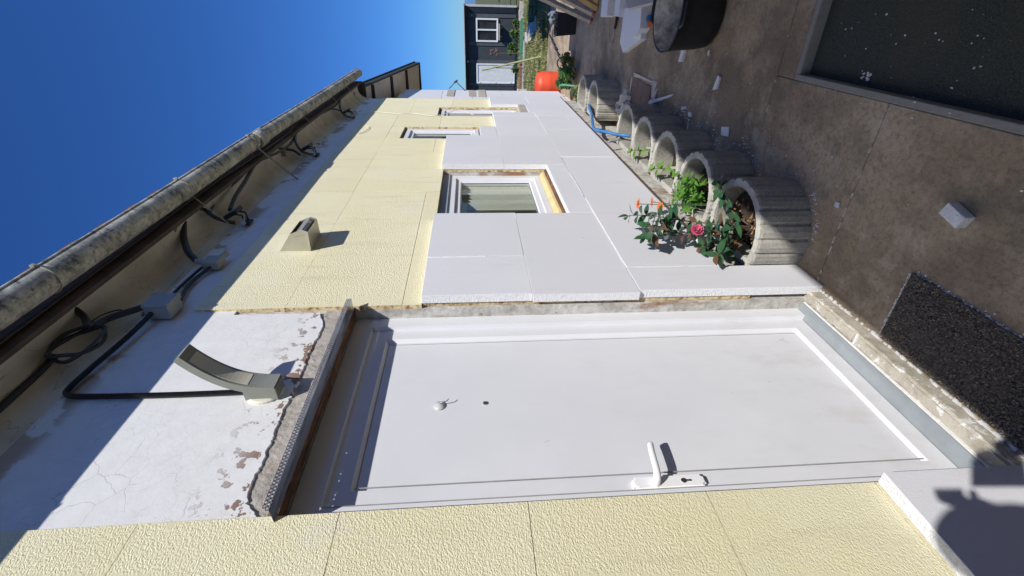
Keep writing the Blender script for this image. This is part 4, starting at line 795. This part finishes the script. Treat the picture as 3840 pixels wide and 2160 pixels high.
for k, (x, y, s) in enumerate(((4.86, -.15, .10), (4.97, -.22, .08), (5.10, -.18, .11), (5.22, -.24, .09), (4.93, -.10, .07), (5.32, -.13, .09))):
    bm = NB(); bmesh.ops.create_icosphere(bm, subdivisions=2, radius=s)
    for v in bm.verts: v.co = Vector((v.co.x*U(.9, 1.1), v.co.y*U(.7, .9), v.co.z*U(.4, .6)))
    bmesh.ops.translate(bm, verts=bm.verts, vec=(x, y, ZG+s*.28))
    labs = ('rounded brown stone nearest the blue pipe', 'brown stone beside the shard heap', 'flat pale stone in the gap between rings', 'pale stone against the sixth ring', 'small stone at the wall foot', 'brown stone behind the sixth ring front')
    tag(fin('stone', bm, 'stone' if k % 2 else 'pale_stone'), labs[k], 'stone', 'stones in the gap')
for k, (x, y, sx, sy, rz) in enumerate(((5.28, -.26, .09, .012, .3), (5.21, -.22, .07, .012, .9), (5.33, -.19, .08, .010, -.4), (5.16, -.27, .06, .012, 1.4), (5.24, -.16, .10, .01, .1))):
    bm = NB(); box(bm, -sx, sx, -sy, sy, 0, U(.06, .11), jit=.012); bmesh.ops.rotate(bm, verts=bm.verts, matrix=Euler((U(-.5, .5), 0, rz)).to_matrix()); bmesh.ops.translate(bm, verts=bm.verts, vec=(x, y, ZG+.005))
    tag(fin('tile_shard', bm, 'debris'), ('white ceramic shard leaning on the sixth planter ring', 'white ceramic shard in the middle of the heap', 'white ceramic shard at the back of the heap', 'low white ceramic shard at the heap front', 'long white ceramic shard on the wall side')[k], 'shard', 'ceramic shards')
# near foam offcuts on the paving
def offcut(pts, h, lab, name='foam_offcut', tilt=0):
    bm = NB(); a = [bm.verts.new((x, y, ZG+.001)) for x, y in pts]; b = [bm.verts.new((x+U(-.002, .002), y+U(-.002, .002), ZG+h+U(-.003, .003))) for x, y in pts]; n = len(pts)
    bm.faces.new(a[::-1]); bm.faces.new(b)
    for k in range(n): bm.faces.new((a[k], a[(k+1) % n], b[(k+1) % n], b[k]))
    bmesh.ops.bevel(bm, geom=list(bm.edges), offset=min(.002, h*.2), segments=1, affect='EDGES'); return tag(fin(name, bm, 'foam_cut'), lab, 'foam offcut', 'foam offcuts on the paving')
offcut([(1.352, -.553), (1.368, -.508), (1.450, -.530), (1.434, -.578)], .042, 'white foam block alone on the paving near the sunken yard', 'foam_block')
offcut([(4.02, -.52), (4.08, -.485), (4.58, -.335), (4.55, -.375)], .022, 'long thin white foam sliver beside the repaired paving patch')
offcut([(3.32, -.66), (3.38, -.645), (3.345, -.745), (3.31, -.735)], .018, 'narrow foam scrap on open paving right of the rings')
offcut([(3.975, -.76), (4.035, -.755), (4.02, -.85), (3.95, -.845)], .022, 'foam scrap touching the black tub')
offcut([(3.03, -.415), (3.12, -.405), (3.14, -.455), (3.05, -.475)], .012, 'small flat foam scrap beside the third planter ring')
offcut([(3.62, -.42), (3.68, -.41), (3.69, -.445), (3.63, -.45)], .014, 'tiny foam scrap by the fourth planter ring'); offcut([(3.75, -.455), (3.84, -.43), (3.83, -.455), (3.76, -.475)], .014, 'second tiny foam scrap by the fourth planter ring')
offcut([(1.93, -.36), (1.965, -.355), (1.96, -.38), (1.935, -.385)], .006, 'pale chip on the paving near the nearest ring')
offcut([(3.55, -.85), (3.575, -.84), (3.58, -.87), (3.56, -.88)], .012, 'tiny foam chip at the foot of the black tub')
# foam boards lying beyond the tub
bm = NB(); v = [(4.93, -.86), (5.47, -.70), (5.62, -.78), (5.62, -1.10), (5.05, -1.16)]
offcut(v, .055, 'thick white foam slab lying beyond the black tub')
offcut([(4.88, -.95), (5.00, -.87), (5.12, -.86), (5.10, -1.12), (4.92, -1.14)], .10, 'stepped foam strip lying on the slab edge')
b1 = thing('foam_board', (4.75, -1.3, ZG), 'large white foam board leaning at the right beyond the tub', 'foam board'); bm = NB()
ra = Vector((4.70, -1.085, -.12)); rb_ = Vector((4.60, -1.155, -.375)); rc = rb_+Vector((.5, -.62, .02)); rd = ra+Vector((.5, -.62, .22)); nn_ = (rb_-ra).cross(rd-ra).normalized()*.04
v0 = [bm.verts.new(p) for p in (ra, rb_, rc, rd)]; v1 = [bm.verts.new(p+nn_) for p in (ra, rb_, rc, rd)]
bm.faces.new(v0); bm.faces.new(v1[::-1])
for k in range(4): bm.faces.new((v0[k], v0[(k+1) % 4], v1[(k+1) % 4], v1[k]))
fin('board', bm, 'foam', b1)
offcut([(6.05, -1.02), (6.32, -1.00), (6.36, -1.2), (6.05, -1.22)], .12, 'white foam offcut standing beside the leaning timbers'); offcut([(5.62, -1.02), (5.78, -1.03), (5.8, -1.2), (5.62, -1.2)], .11, 'white foam offcut under the leaning foam board')
# screwdriver-like trowel
tr_ = thing('float_tool', (6.0, -.9, ZG), 'long thin tool with black handle lying on the paving', 'tool')
bm = NB(); tube(bm, [(5.97, -1.03, ZG+.02), (6.02, -.90, ZG+.02)], [.017, .014], 8); fin('handle', bm, 'black_rubber', tr_, True); bm = NB(); tube(bm, [(6.02, -.90, ZG+.02), (6.10, -.745, ZG+.006)], .005, 6); fin('shaft', bm, 'steel', tr_, True)

# black tub
tub = thing('rubber_tub', (3.675, -1.11, ZG), 'black rubber builders tub smeared with mortar', 'tub')
bm = NB(); lathe(bm, [(.20, 0), (.228, .02), (.242, .10), (.250, .22), (.262, .30), (.268, .302), (.268, .312), (.256, .312), (.248, .29), (.236, .18), (.225, .06), (.21, .05)], 40, (3.675, -1.11, ZG)); fin('shell', bm, 'black_rubber', tub, True)
bm = NB(); lathe(bm, [(.2525, .310), (.243, .288), (.2305, .18), (.218, .06)], 40, (3.675, -1.11, ZG), False, False); fin('mortar_smear', bm, 'mortar', tub, True)
bm = NB(); lathe(bm, [(.222, .065), (.12, .085), (.01, .08)], 30, (3.675, -1.11, ZG), False, True); fin('contents', bm, 'mud', tub, True)
for sgn, lab in ((1, 'far'), (-1, 'near')):
    bm = NB(); a0 = 0 if sgn > 0 else math.pi
    tube(bm, spline([(3.675+.262*math.cos(a0+da), -1.11+.262*math.sin(a0+da), ZG+.30) if abs(da) > .3 else (3.675+(.262+.045)*math.cos(a0+da), -1.11+(.307)*math.sin(a0+da), ZG+.335-.03) for da in (-.38, -.24, 0, .24, .38)], 6), .010, 8); fin('handle', bm, 'black_rubber', tub, True)
bm = NB(); tube(bm, [(4.86, -1.04, ZG+.03), (4.82, -1.0, ZG+.03)], .03, 10); k1 = tag(fin('spray_nozzle', bm, 'blue_plastic'), 'blue and orange foam gun lying by the tub', 'foam gun'); bm = NB(); tube(bm, [(4.82, -1.0, ZG+.035), (4.79, -.985, ZG+.04)], .024, 10); fin('cap', bm, 'orange_plastic', k1)

# leaning timbers
def timber(p0, p1, w_, t_, lab, red=True):
    t = thing('timber', p0, lab, 'timber', 'leaning timbers'); p0, p1 = Vector(p0), Vector(p1); d = (p1-p0); L_ = d.length; q = d.to_track_quat('X', 'Z').to_matrix().to_4x4(); q.translation = p0
    bm = NB(); box(bm, .03 if red else 0, L_, -w_/2, w_/2, -t_/2, t_/2, jit=.002); bmesh.ops.transform(bm, verts=bm.verts, matrix=q); fin('beam', bm, 'wood_pale' if red else 'wood_ochre', t)
    if red: bm = NB(); box(bm, 0, .03, -w_/2, w_/2, -t_/2, t_/2, jit=.002); bmesh.ops.transform(bm, verts=bm.verts, matrix=q); fin('painted_end', bm, 'wood_red', t)
timber((7.12, -.93, ZG+.03), (7.5, -1.45, .98), .06, .05, 'outer pale timber with red painted end leaning at the right'); timber((7.02, -1.02, ZG+.03), (7.4, -1.56, .98), .06, .05, 'middle pale timber with red end leaning at the right'); timber((6.8, -1.09, ZG+.05), (7.3, -1.62, .7), .07, .05, 'short ochre timber leaning behind the pale ones', False)
timber((6.55, -1.18, ZG+.10), (7.2, -1.7, .6), .09, .06, 'ochre timber nearest the foam offcuts', False)
# black grow box with handle
cr = thing('grow_box', (8.45, -.85, ZG), 'black tapered garden bucket with wire handle at the shade edge', 'bucket')
bm = NB(); v = []
for (sx, sy, z) in ((.15, .135, 0), (.17, .165, .30), (.155, .15, .30), (.14, .12, .02)): v.append([bm.verts.new((8.47+a*sx, -.85+b*sy, ZG+z)) for a, b in ((-1, -1), (1, -1), (1, 1), (-1, 1))])
for a, b in zip(v, v[1:]):
    for k in range(4): bm.faces.new((a[k], a[(k+1) % 4], b[(k+1) % 4], b[k]))
bm.faces.new(v[0][::-1]); bm.faces.new(v[-1]); bevel_ = fin('body', bm, 'black_rubber', cr)
bm = NB(); tube(bm, spline([(8.42, -.69, ZG+.28), (8.42, -.68, ZG+.34), (8.42, -.76, ZG+.345), (8.42, -.80, ZG+.30)], 6), .006, 6); fin('handle', bm, 'black_cable', cr, True)
bm = NB()
for k in range(5): tube(bm, spline([(8.47+U(-.08, .08), -.93+U(-.06, .06), ZG+.2), (8.47+U(-.1, .1), -.93+U(-.08, .08), ZG+.34), (8.47+U(-.14, .14), -.95+U(-.1, .1), ZG+.36+U(0, .05))], 5), .03*U(.6, 1.2), 6)
tag(fin('grey_rag', bm, simple('rag', (.16, .19, .22), .9, .2, 20), None, True), 'blue grey rags heaped on the black garden bucket', 'rag')
# red barrel
rb = thing('red_barrel', (9.5, .20, ZG), 'red plastic barrel with rounded top behind the bush', 'barrel')
bm = NB(); lathe(bm, [(.235, 0), (.245, .05), (.25, .20), (.252, .21), (.25, .22), (.245, .34), (.225, .40), (.18, .435), (.10, .45), (.01, .452)], 36, (9.5, .20, ZG)); fin('body', bm, 'red_plastic', rb, True)
bm = NB(); tube(bm, [(9.5, .28, .055), (9.52, .34, .10), (9.55, .40, .16)], .022, 8); fin('handle', bm, 'black_rubber', rb)
# dark twigs added in place of a comb-like shadow on the sunlit paving
br = thing('branch', (8.9, -.3, ZG), 'dark bent branch with twigs lying across the sunlit paving', 'branch'); bm = NB()
tube(bm, spline([(8.55, -.42, ZG+.03), (8.9, -.33, ZG+.12), (9.1, -.22, ZG+.13), (9.15, -.12, ZG+.06)], 8), .012, 6)
for k in range(6): x = 8.95+.3*k; tube(bm, [(x, -.2-.06*k, ZG+.02), (x+.25, -.28-.075*k, ZG+.10)], [.02, .003], 5)
fin('wood', bm, 'black_cable', br)

# ------------------------------------------------------------------ lawn, shed and garden beyond
def lawnz(x):
    pr = [(11.2, -.405), (13, -.48), (18, -.73), (25, -1.05), (40, -1.6)]
    for (a, za), (b, zb) in zip(pr, pr[1:]):
        if a <= x <= b: return za+(zb-za)*(x-a)/(b-a)
    return -1.6
bm = NB()
for k in range(26000):
    x = 11.25+13.5*rnd()**1.4; y = U(-1.6, 2.2) if x < 16 else U(-2.5, 3.0); z = lawnz(x); h = U(.02, .07)*(1.6 if rnd() < .06 else 1); a = U(0, 3.14); wd = U(.006, .014); dx, dy = math.cos(a)*wd, math.sin(a)*wd
    bm.faces.new([bm.verts.new(p) for p in ((x-dx, y-dy, z), (x+dx, y+dy, z), (x+U(-.04, .04), y+U(-.04, .04), z+h))])
o = tag(fin('grass', bm, 'grass', recalc=False), 'rough dry lawn between the paving and the shed', 'grass'); o['kind'] = 'stuff'
SX = 25.0; ks = SX/18.0
def sy(y): return -1.1317+(y+1.1317)*ks
def sz(z): return 1.2657+(z-1.2657)*ks
shed = thing('garden_shed', (SX, sy(.3), sz(-.40)), 'dark slate garden shed with white door and window', 'shed')
def sbox(name, y0, y1, z0, z1, d0, d1, mat, parent=shed):
    bm = NB(); box(bm, SX-d1, SX-d0, sy(y0), sy(y1), sz(z0), sz(z1)); return fin(name, bm, mat, parent)
bm = NB(); box(bm, SX, SX+3, sy(-.98), sy(2.1), sz(-.40), sz(1.28)); fin('wall', bm, 'slate', shed)
for a, b in ((-.80, -.672), (.05, .16), (.594, .686), (1.325, 1.40)): sbox('batten', a, b, -.32, 1.25, 0, .03, 'slate_light')
sbox('corner_trim', -.968, -.80, -.32, 1.27, 0, .06, 'navy'); sbox('corner_board', -1.03, -.968, -.31, 1.37, -.2, .08, 'weathered'); sbox('eaves_trim', -.98, 2.1, 1.255, 1.385, 0, .10, 'navy'); sbox('base_trim', -.98, 2.1, -.40, -.30, 0, .06, 'navy')
bm = NB(); box(bm, SX-.35, SX+3.2, sy(-1.05), sy(2.2), sz(1.387), sz(1.41)); fin('roof', bm, 'weathered', shed)
dw = sbox('door', .735, 1.30, -.30, .985, 0, .03, 'white_paint'); bm = NB()
for q in ((.70, .745, -.315, 1.018), (1.29, 1.335, -.315, 1.018)): box(bm, SX-.06, SX, sy(q[0]), sy(q[1]), sz(q[2]), sz(q[3]))
box(bm, SX-.06, SX, sy(.745), sy(1.29), sz(.97), sz(1.018)); box(bm, SX-.055, SX, sy(.745), sy(1.29), sz(-.315), sz(-.285)); fin('frame', bm, 'white_paint', dw)
bm = NB(); box(bm, SX-.04, SX-.031, sy(.775), sy(1.255), sz(-.255), sz(.93)); fin('panel', bm, 'white_plastic', dw)
for z in (-.2, .33, .87): bm = NB(); box(bm, SX-.075, SX-.058, sy(1.285), sy(1.315), sz(z), sz(z+.05)); fin('hinge', bm, 'white_plastic', dw)
ww = sbox('window', -.60, .0, .34, .96, 0, .015, 'dark_glass'); bm = NB()
for q in ((-.65, -.60, .285, 1.015), (-.005, .045, .285, 1.015), (-.335, -.29, .335, .965)): box(bm, SX-.07, SX, sy(q[0]), sy(q[1]), sz(q[2]), sz(q[3]))
for q in ((.285, .335), (.965, 1.015)): box(bm, SX-.068, SX, sy(-.60), sy(-.005), sz(q[0]), sz(q[1]))
fin('frame', bm, 'white_paint', ww)
sh_ = sbox('shelf', -.50, -.02, .235, .262, 0, .34, 'wood_pale'); sbox('shelf_bracket', -.40, -.37, .16, .235, 0, .2, 'wood_pale'); sbox('shelf_bracket', -.14, -.11, .16, .235, 0, .2, 'wood_pale')
fl = sbox('lamp', -.74, -.70, 1.13, 1.2, .03, .14, 'navy'); sbox('lens', -.735, -.705, 1.135, 1.165, .14, .15, 'lens', fl)
sbox('door_lamp', .62, .66, 1.27, 1.33, .10, .22, 'grey_box')
for k, (y, x, s, l) in enumerate(((.25, 23.6, .30, 'dark shrub in the bed before the shed, left of its window'), (-.2, 24.0, .24, 'low shrub under the shed window'), (.85, 23.0, .20, 'thin shrub in front of the shed door'), (-.55, 24.2, .20, 'small shrub at the shed corner'), (2.0, 22.0, .18, 'low plant near the white stool'))):
    bush('shrub', x, -1.1317+(y+1.1317)*x/18, lawnz(x), s, s, s, 420, .10, l, yl=.1, grp='shrubs before the shed', cat='shrub')
for k, (x, y, h, lab) in enumerate(((20.0, .55, 1.25, 'thin brown stake with dried flower heads'), (19.5, 1.0, 1.1, 'plain thin brown stake right of the dried flowers'))):
    t = thing('stake', (x, y, lawnz(x)), lab, 'stake', 'garden stakes'); bm = NB(); tube(bm, [(x, y, lawnz(x)), (x, y, lawnz(x)+h)], .014, 6); fin('stick', bm, 'twig', t)
    if k == 0:
        for j in range(9): bm = NB(); bmesh.ops.create_icosphere(bm, subdivisions=1, radius=U(.035, .06)); bmesh.ops.translate(bm, verts=bm.verts, vec=(x+U(-.05, .05), y+U(-.16, .16), lawnz(x)+h-U(.0, .35))); fin('dried_head', bm, simple('dried_rose', (.16, .08, .08), .9, .3, 30) if j == 0 else bpy.data.materials['dried_rose'], t)
bm = NB(); tube(bm, [(12.55, -.02, lawnz(12.55)), (13.0, .345, .94)], .022, 8); pole = tag(fin('bamboo_pole', bm, simple('bamboo', (.30, .34, .14), .6, .2, 6)), 'slanting green bamboo pole in the lawn before the shed door', 'pole')
bm = NB(); tube(bm, [(13.0, .345, .90), (13.0, .36, .6)], .003, 5); fin('string', bm, 'ivory', pole)
for k, (x, y, lab) in enumerate(((21.0, -.25, 'grey block left of the shed corner on the lawn edge'), (21.4, .05, 'long pale block on the lawn edge'))):
    bm = NB(); box(bm, x, x+.2, y-.9, y-.55, lawnz(x), lawnz(x)+.16, jit=.01); tag(fin('stone_block', bm, 'pale_stone'), lab, 'block', 'blocks on the lawn edge')
bm = NB(); box(bm, 20.6, 20.7, -.6, 1.2, lawnz(20.6)-.02, lawnz(20.6)+.13); tag(fin('green_edging', bm, 'green_plastic'), 'green edging board along the shed flower bed', 'edging')
bm = NB(); box(bm, 19.6, 19.75, .1, 2.2, lawnz(19.6)-.02, lawnz(19.6)+.05); tag(fin('plank', bm, 'weathered'), 'weathered plank lying across the lawn', 'plank')
for k in range(6):
    x = 14.2+.75*k; bm = NB(); box(bm, x, x+.5, -.42+.1*k-.35, -.42+.1*k-.05, lawnz(x)-.02, lawnz(x)+.035, jit=.06); tag(fin('stepping_stone', bm, 'pale_stone'), ('nearest pale stepping stone in the lawn', 'second pale stepping stone in the lawn', 'third pale stepping stone in the lawn', 'fourth pale stepping stone in the lawn', 'fifth pale stepping stone in the lawn', 'farthest pale stepping stone toward the shed')[k], 'stone', 'stepping stones')
for k in range(5):
    x, y = 20.3, .85+.28*k; bm = NB(); box(bm, x, x+.12, y, y+.24, lawnz(x), lawnz(x)+.14); tag(fin('edging_brick', bm, 'brick'), ('first red edging brick of the row, farthest right', 'second red edging brick from the right', 'middle red edging brick of the row', 'fourth red edging brick from the right', 'last red edging brick, nearest the house wall')[k], 'brick', 'red edging bricks before the shed')
st = thing('white_stool', (17.5, 1.62, lawnz(17.5)), 'small white stool frame beside the house end', 'stool'); bm = NB(); box(bm, 17.4, 17.7, 1.45, 1.78, lawnz(17.5)+.30, lawnz(17.5)+.33); fin('seat', bm, 'white_paint', st)
for a in (17.42, 17.66):
    for b in (1.47, 1.74): bm = NB(); box(bm, a, a+.03, b, b+.03, lawnz(17.5), lawnz(17.5)+.30); fin('leg', bm, 'white_paint', st)
# fence panel and greenery right of the shed
fe = thing('wooden_fence', (27, -3.2, -1.1), 'pale wooden fence right of the shed', 'fence')
for k in range(8): bm = NB(); box(bm, 27, 27.03, -5.0+.46*k, -5.0+.46*k+.44, -1.15, .35); fin('board', bm, 'wood_ochre', fe)
bush('tree', 34, -3.0, -1.4, 1.2, 1.5, 1.1, 900, .22, 'green tree behind the shed corner', cat='tree'); bush('tree', 46, -4.5, -1.9, 2.0, 2.2, 1.1, 900, .3, 'distant low tree at the right edge behind the shed', cat='tree')
wh = thing('white_cabin', (60, -5.6, -2.5), 'distant white gabled cabin at the right edge', 'cabin'); bm = NB(); box(bm, 60, 64, -7.6, -3.9, -2.5, .9); fin('wall', bm, 'white_paint', wh); bm = NB(); box(bm, 59.7, 64.3, -7.8, -3.7, .905, 1.15); fin('roof', bm, 'slate', wh); bm = NB(); box(bm, 59.97, 60.0, -5.6, -4.8, -.6, .3); fin('window', bm, 'dark_glass', wh)
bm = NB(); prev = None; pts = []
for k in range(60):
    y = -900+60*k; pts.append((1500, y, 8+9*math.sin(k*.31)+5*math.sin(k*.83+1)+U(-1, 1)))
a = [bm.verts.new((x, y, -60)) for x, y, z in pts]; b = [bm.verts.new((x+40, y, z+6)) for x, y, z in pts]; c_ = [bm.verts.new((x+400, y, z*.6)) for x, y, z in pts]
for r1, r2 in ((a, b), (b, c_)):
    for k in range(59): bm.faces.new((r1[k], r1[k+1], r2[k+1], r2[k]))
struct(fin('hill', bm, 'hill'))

# ------------------------------------------------------------------ what stands out of the picture and shades the yard
nb = thing('neighbour_house', (0.4, -4.6, ZP), 'flat roofed rendered house across the yard that shades the paving', 'house')
YE, ZE = -2.60, -.14+1.28*2.352
bm = NB(); wall_open(bm, -8, 6.60, -.7, ZE-.10, -2.90, -2.75, [(1.0, 2.2, .5, 1.7), (3.4, 4.3, -.58, 1.5), (-2.5, -1.3, .5, 1.7)]); box(bm, 6.45, 6.60, -6, -2.9, -.7, ZE-.10); fin('wall', bm, 'neighbour', nb)
bm = NB(); box(bm, -8.2, 6.74, -6.2, YE, ZE-.10, ZE); fin('roof', bm, 'roof_dark', nb)
bm = NB(); box(bm, -8.2, .16, -3.2, YE-.0005, ZE+.001, ZE+.085); fin('parapet', bm, 'roof_dark', nb)  # raised roof edge added to lift the shadow line near the door step
for q in ((1.0, 2.2, .5, 1.7), (-2.5, -1.3, .5, 1.7)):
    bm = NB(); ring_frame(bm, q[0]+.001, q[1]-.001, q[2]+.001, q[3]-.001, .06, .06, .06, .06, -2.86, .02, .004, .05); f = fin('window', bm, 'pvc', nb); bm = NB(); box(bm, q[0]+.04, q[1]-.04, -2.84, -2.83, q[2]+.04, q[3]-.04); fin('pane', bm, 'dark_glass', f)
bm = NB(); box(bm, 3.4, 4.3, -2.86, -2.82, -.58, 1.5); fin('door', bm, 'wood_ochre', nb)
bush('hedge', 13.2, -2.5, -.55, 3.7, .5, 1.5, 12000, .22, 'clipped dark hedge along the right side of the lawn', yl=.02, cat='hedge')  # added outside the view to cast shade on the right of the lawn

# the person taking the picture; only the shadow falls into it
ZB = .02
tp = thing('work_platform', (-.45, -1.42, ZP), 'low wooden work platform that the person stands on', 'platform')
for k in range(3): bm = NB(); box(bm, -.95, .0, -1.72+.19*k, -1.54+.19*k, ZB-.035, ZB); fin('plank', bm, 'wood_pale', tp)
for a in (-.92, -.08):
    for b in (-1.70, -1.18): bm = NB(); box(bm, a, a+.05, b, b+.05, ZP, ZB-.036); fin('leg', bm, 'wood_pale', tp)
per = thing('person', (-.42, -1.38, ZB), 'person in dark clothes holding a phone up with both hands', 'person')
def skin(name, verts, edges, radii, mat, root=0, parent=per, sub=2):
    me = bpy.data.meshes.new(name); me.from_pydata([Vector(v) for v in verts], edges, []); me.materials.append(M[mat]); o = bpy.data.objects.new(name, me); C.objects.link(o); o.parent = parent; o.location = -wloc(parent)
    md = o.modifiers.new('skin', 'SKIN'); md.use_smooth_shade = True
    for i, r in enumerate(radii): me.skin_vertices[0].data[i].radius = (r, r) if not isinstance(r, tuple) else r; me.skin_vertices[0].data[i].use_root = (i == root)
    s = o.modifiers.new('sub', 'SUBSURF'); s.levels = 1; s.render_levels = sub; return o
fx, fy = math.cos(YAW), math.sin(YAW); rx, ry = fy, -fx
def bp_(f, r, z): return (-.42+f*fx+r*rx, -1.38+f*fy+r*ry, ZB+z)
bv = [bp_(0, 0, .98), bp_(0, 0, 1.18), bp_(.01, 0, 1.38), bp_(.0, 0, 1.50), bp_(.03, 0, 1.60), bp_(.05, 0, 1.70),
      bp_(.0, .19, 1.44), bp_(.12, .28, 1.17), bp_(.34, .13, 1.17), bp_(.0, -.19, 1.44), bp_(.12, -.30, 1.17), bp_(.33, -.16, 1.20),
      bp_(0, .10, .90), bp_(.02, .11, .50), bp_(-.02, .11, .10), bp_(.14, .12, .04), bp_(0, -.10, .90), bp_(.03, -.11, .50), bp_(-.01, -.11, .10), bp_(.15, -.12, .04)]
be = [(0, 1), (1, 2), (2, 3), (3, 4), (4, 5), (2, 6), (6, 7), (7, 8), (2, 9), (9, 10), (10, 11), (0, 12), (12, 13), (13, 14), (14, 15), (0, 16), (16, 17), (17, 18), (18, 19)]
skin('body', bv, be, [.15, .14, .15, .06, .09, .085, .065, .05, .033, .065, .05, .033, .085, .06, .045, .035, .085, .06, .045, .035], 'shirt')
bm = NB(); bmesh.ops.create_uvsphere(bm, u_segments=20, v_segments=14, radius=1); bmesh.ops.scale(bm, verts=bm.verts, vec=(.095, .08, .118)); bmesh.ops.rotate(bm, verts=bm.verts, matrix=Matrix.Rotation(YAW, 3, 'Z')); bmesh.ops.translate(bm, verts=bm.verts, vec=bp_(.05, 0, 1.69)); hd = fin('head', bm, 'skin', per, True)
bm = NB(); bmesh.ops.create_uvsphere(bm, u_segments=20, v_segments=14, radius=1); bmesh.ops.scale(bm, verts=bm.verts, vec=(.098, .088, .112)); bmesh.ops.rotate(bm, verts=bm.verts, matrix=Matrix.Rotation(YAW, 3, 'Z')); bmesh.ops.translate(bm, verts=bm.verts, vec=bp_(.025, 0, 1.725)); fin('hair', bm, 'hair', per, True)
bm = NB()
for r in (-.032, .032): bmesh.ops.create_uvsphere(bm, u_segments=8, v_segments=6, radius=.012, matrix=Matrix.Translation(bp_(.136, r, 1.69)))
fin('eye', bm, 'flower_eye', hd, True)
bm = NB(); tube(bm, [bp_(.14, 0, 1.69), bp_(.165, 0, 1.655), bp_(.14, 0, 1.645)], [.008, .014, .008], 8); fin('nose', bm, 'skin', hd, True); bm = NB(); tube(bm, [bp_(.138, -.025, 1.618), bp_(.146, 0, 1.616), bp_(.138, .025, 1.618)], .006, 6); fin('mouth', bm, 'pink', hd, True)
PB = CAM - F*.016      # phone just behind the lens point, held upright
q = Matrix((Rr, Uu, -F)).transposed().to_4x4()
def ph(r, u, f): return PB + Rr*r + Uu*u + F*f
bm = NB(); v = []
for f in (-.010, 0): v.append([bm.verts.new(ph(r, u, f)) for r, u in ((-.055, -.13), (.022, -.13), (.022, .025), (-.055, .025))])
for k in range(4): bm.faces.new((v[0][k], v[0][(k+1) % 4], v[1][(k+1) % 4], v[1][k]))
bm.faces.new(v[0][::-1]); bm.faces.new(v[1]); bev(bm, .003, 2); tag(fin('phone', bm, 'phone'), 'dark phone held up by the person', 'phone')
def hand(base, side):
    w0 = Vector(bv[base]); palm = ph(.055 if side > 0 else -.090, -.02 if side > 0 else .06, -.03)
    skin('hand', [w0, w0.lerp(palm, .6), palm], [(0, 1), (1, 2)], [(.030, .026), (.034, .026), (.040, .024)], 'skin', 0)
    for k in range(4):
        s = side; b0 = palm + Uu*(.030-.020*k) ; t1 = b0 - Rr*s*.012 + Uu*.012 + F*(.012); t2 = t1 - Rr*s*.020 + F*(-.004)+Uu*.004
        if side < 0: t1 = b0 + Uu*.045 + Rr*.012; t2 = t1 + Uu*.012 + Rr*.030
        skin('finger', [palm.lerp(b0, .5), b0, t1, t2], [(0, 1), (1, 2), (2, 3)], [.011, .010, .009, .008], 'skin', 0, sub=1)
    b0 = palm - F*.022; skin('thumb', [palm, b0 - Rr*side*.02, b0 - Rr*side*.045 + Uu*.012], [(0, 1), (1, 2)], [.013, .011, .009], 'skin', 0, sub=1)
hand(8, 1); hand(11, -1)
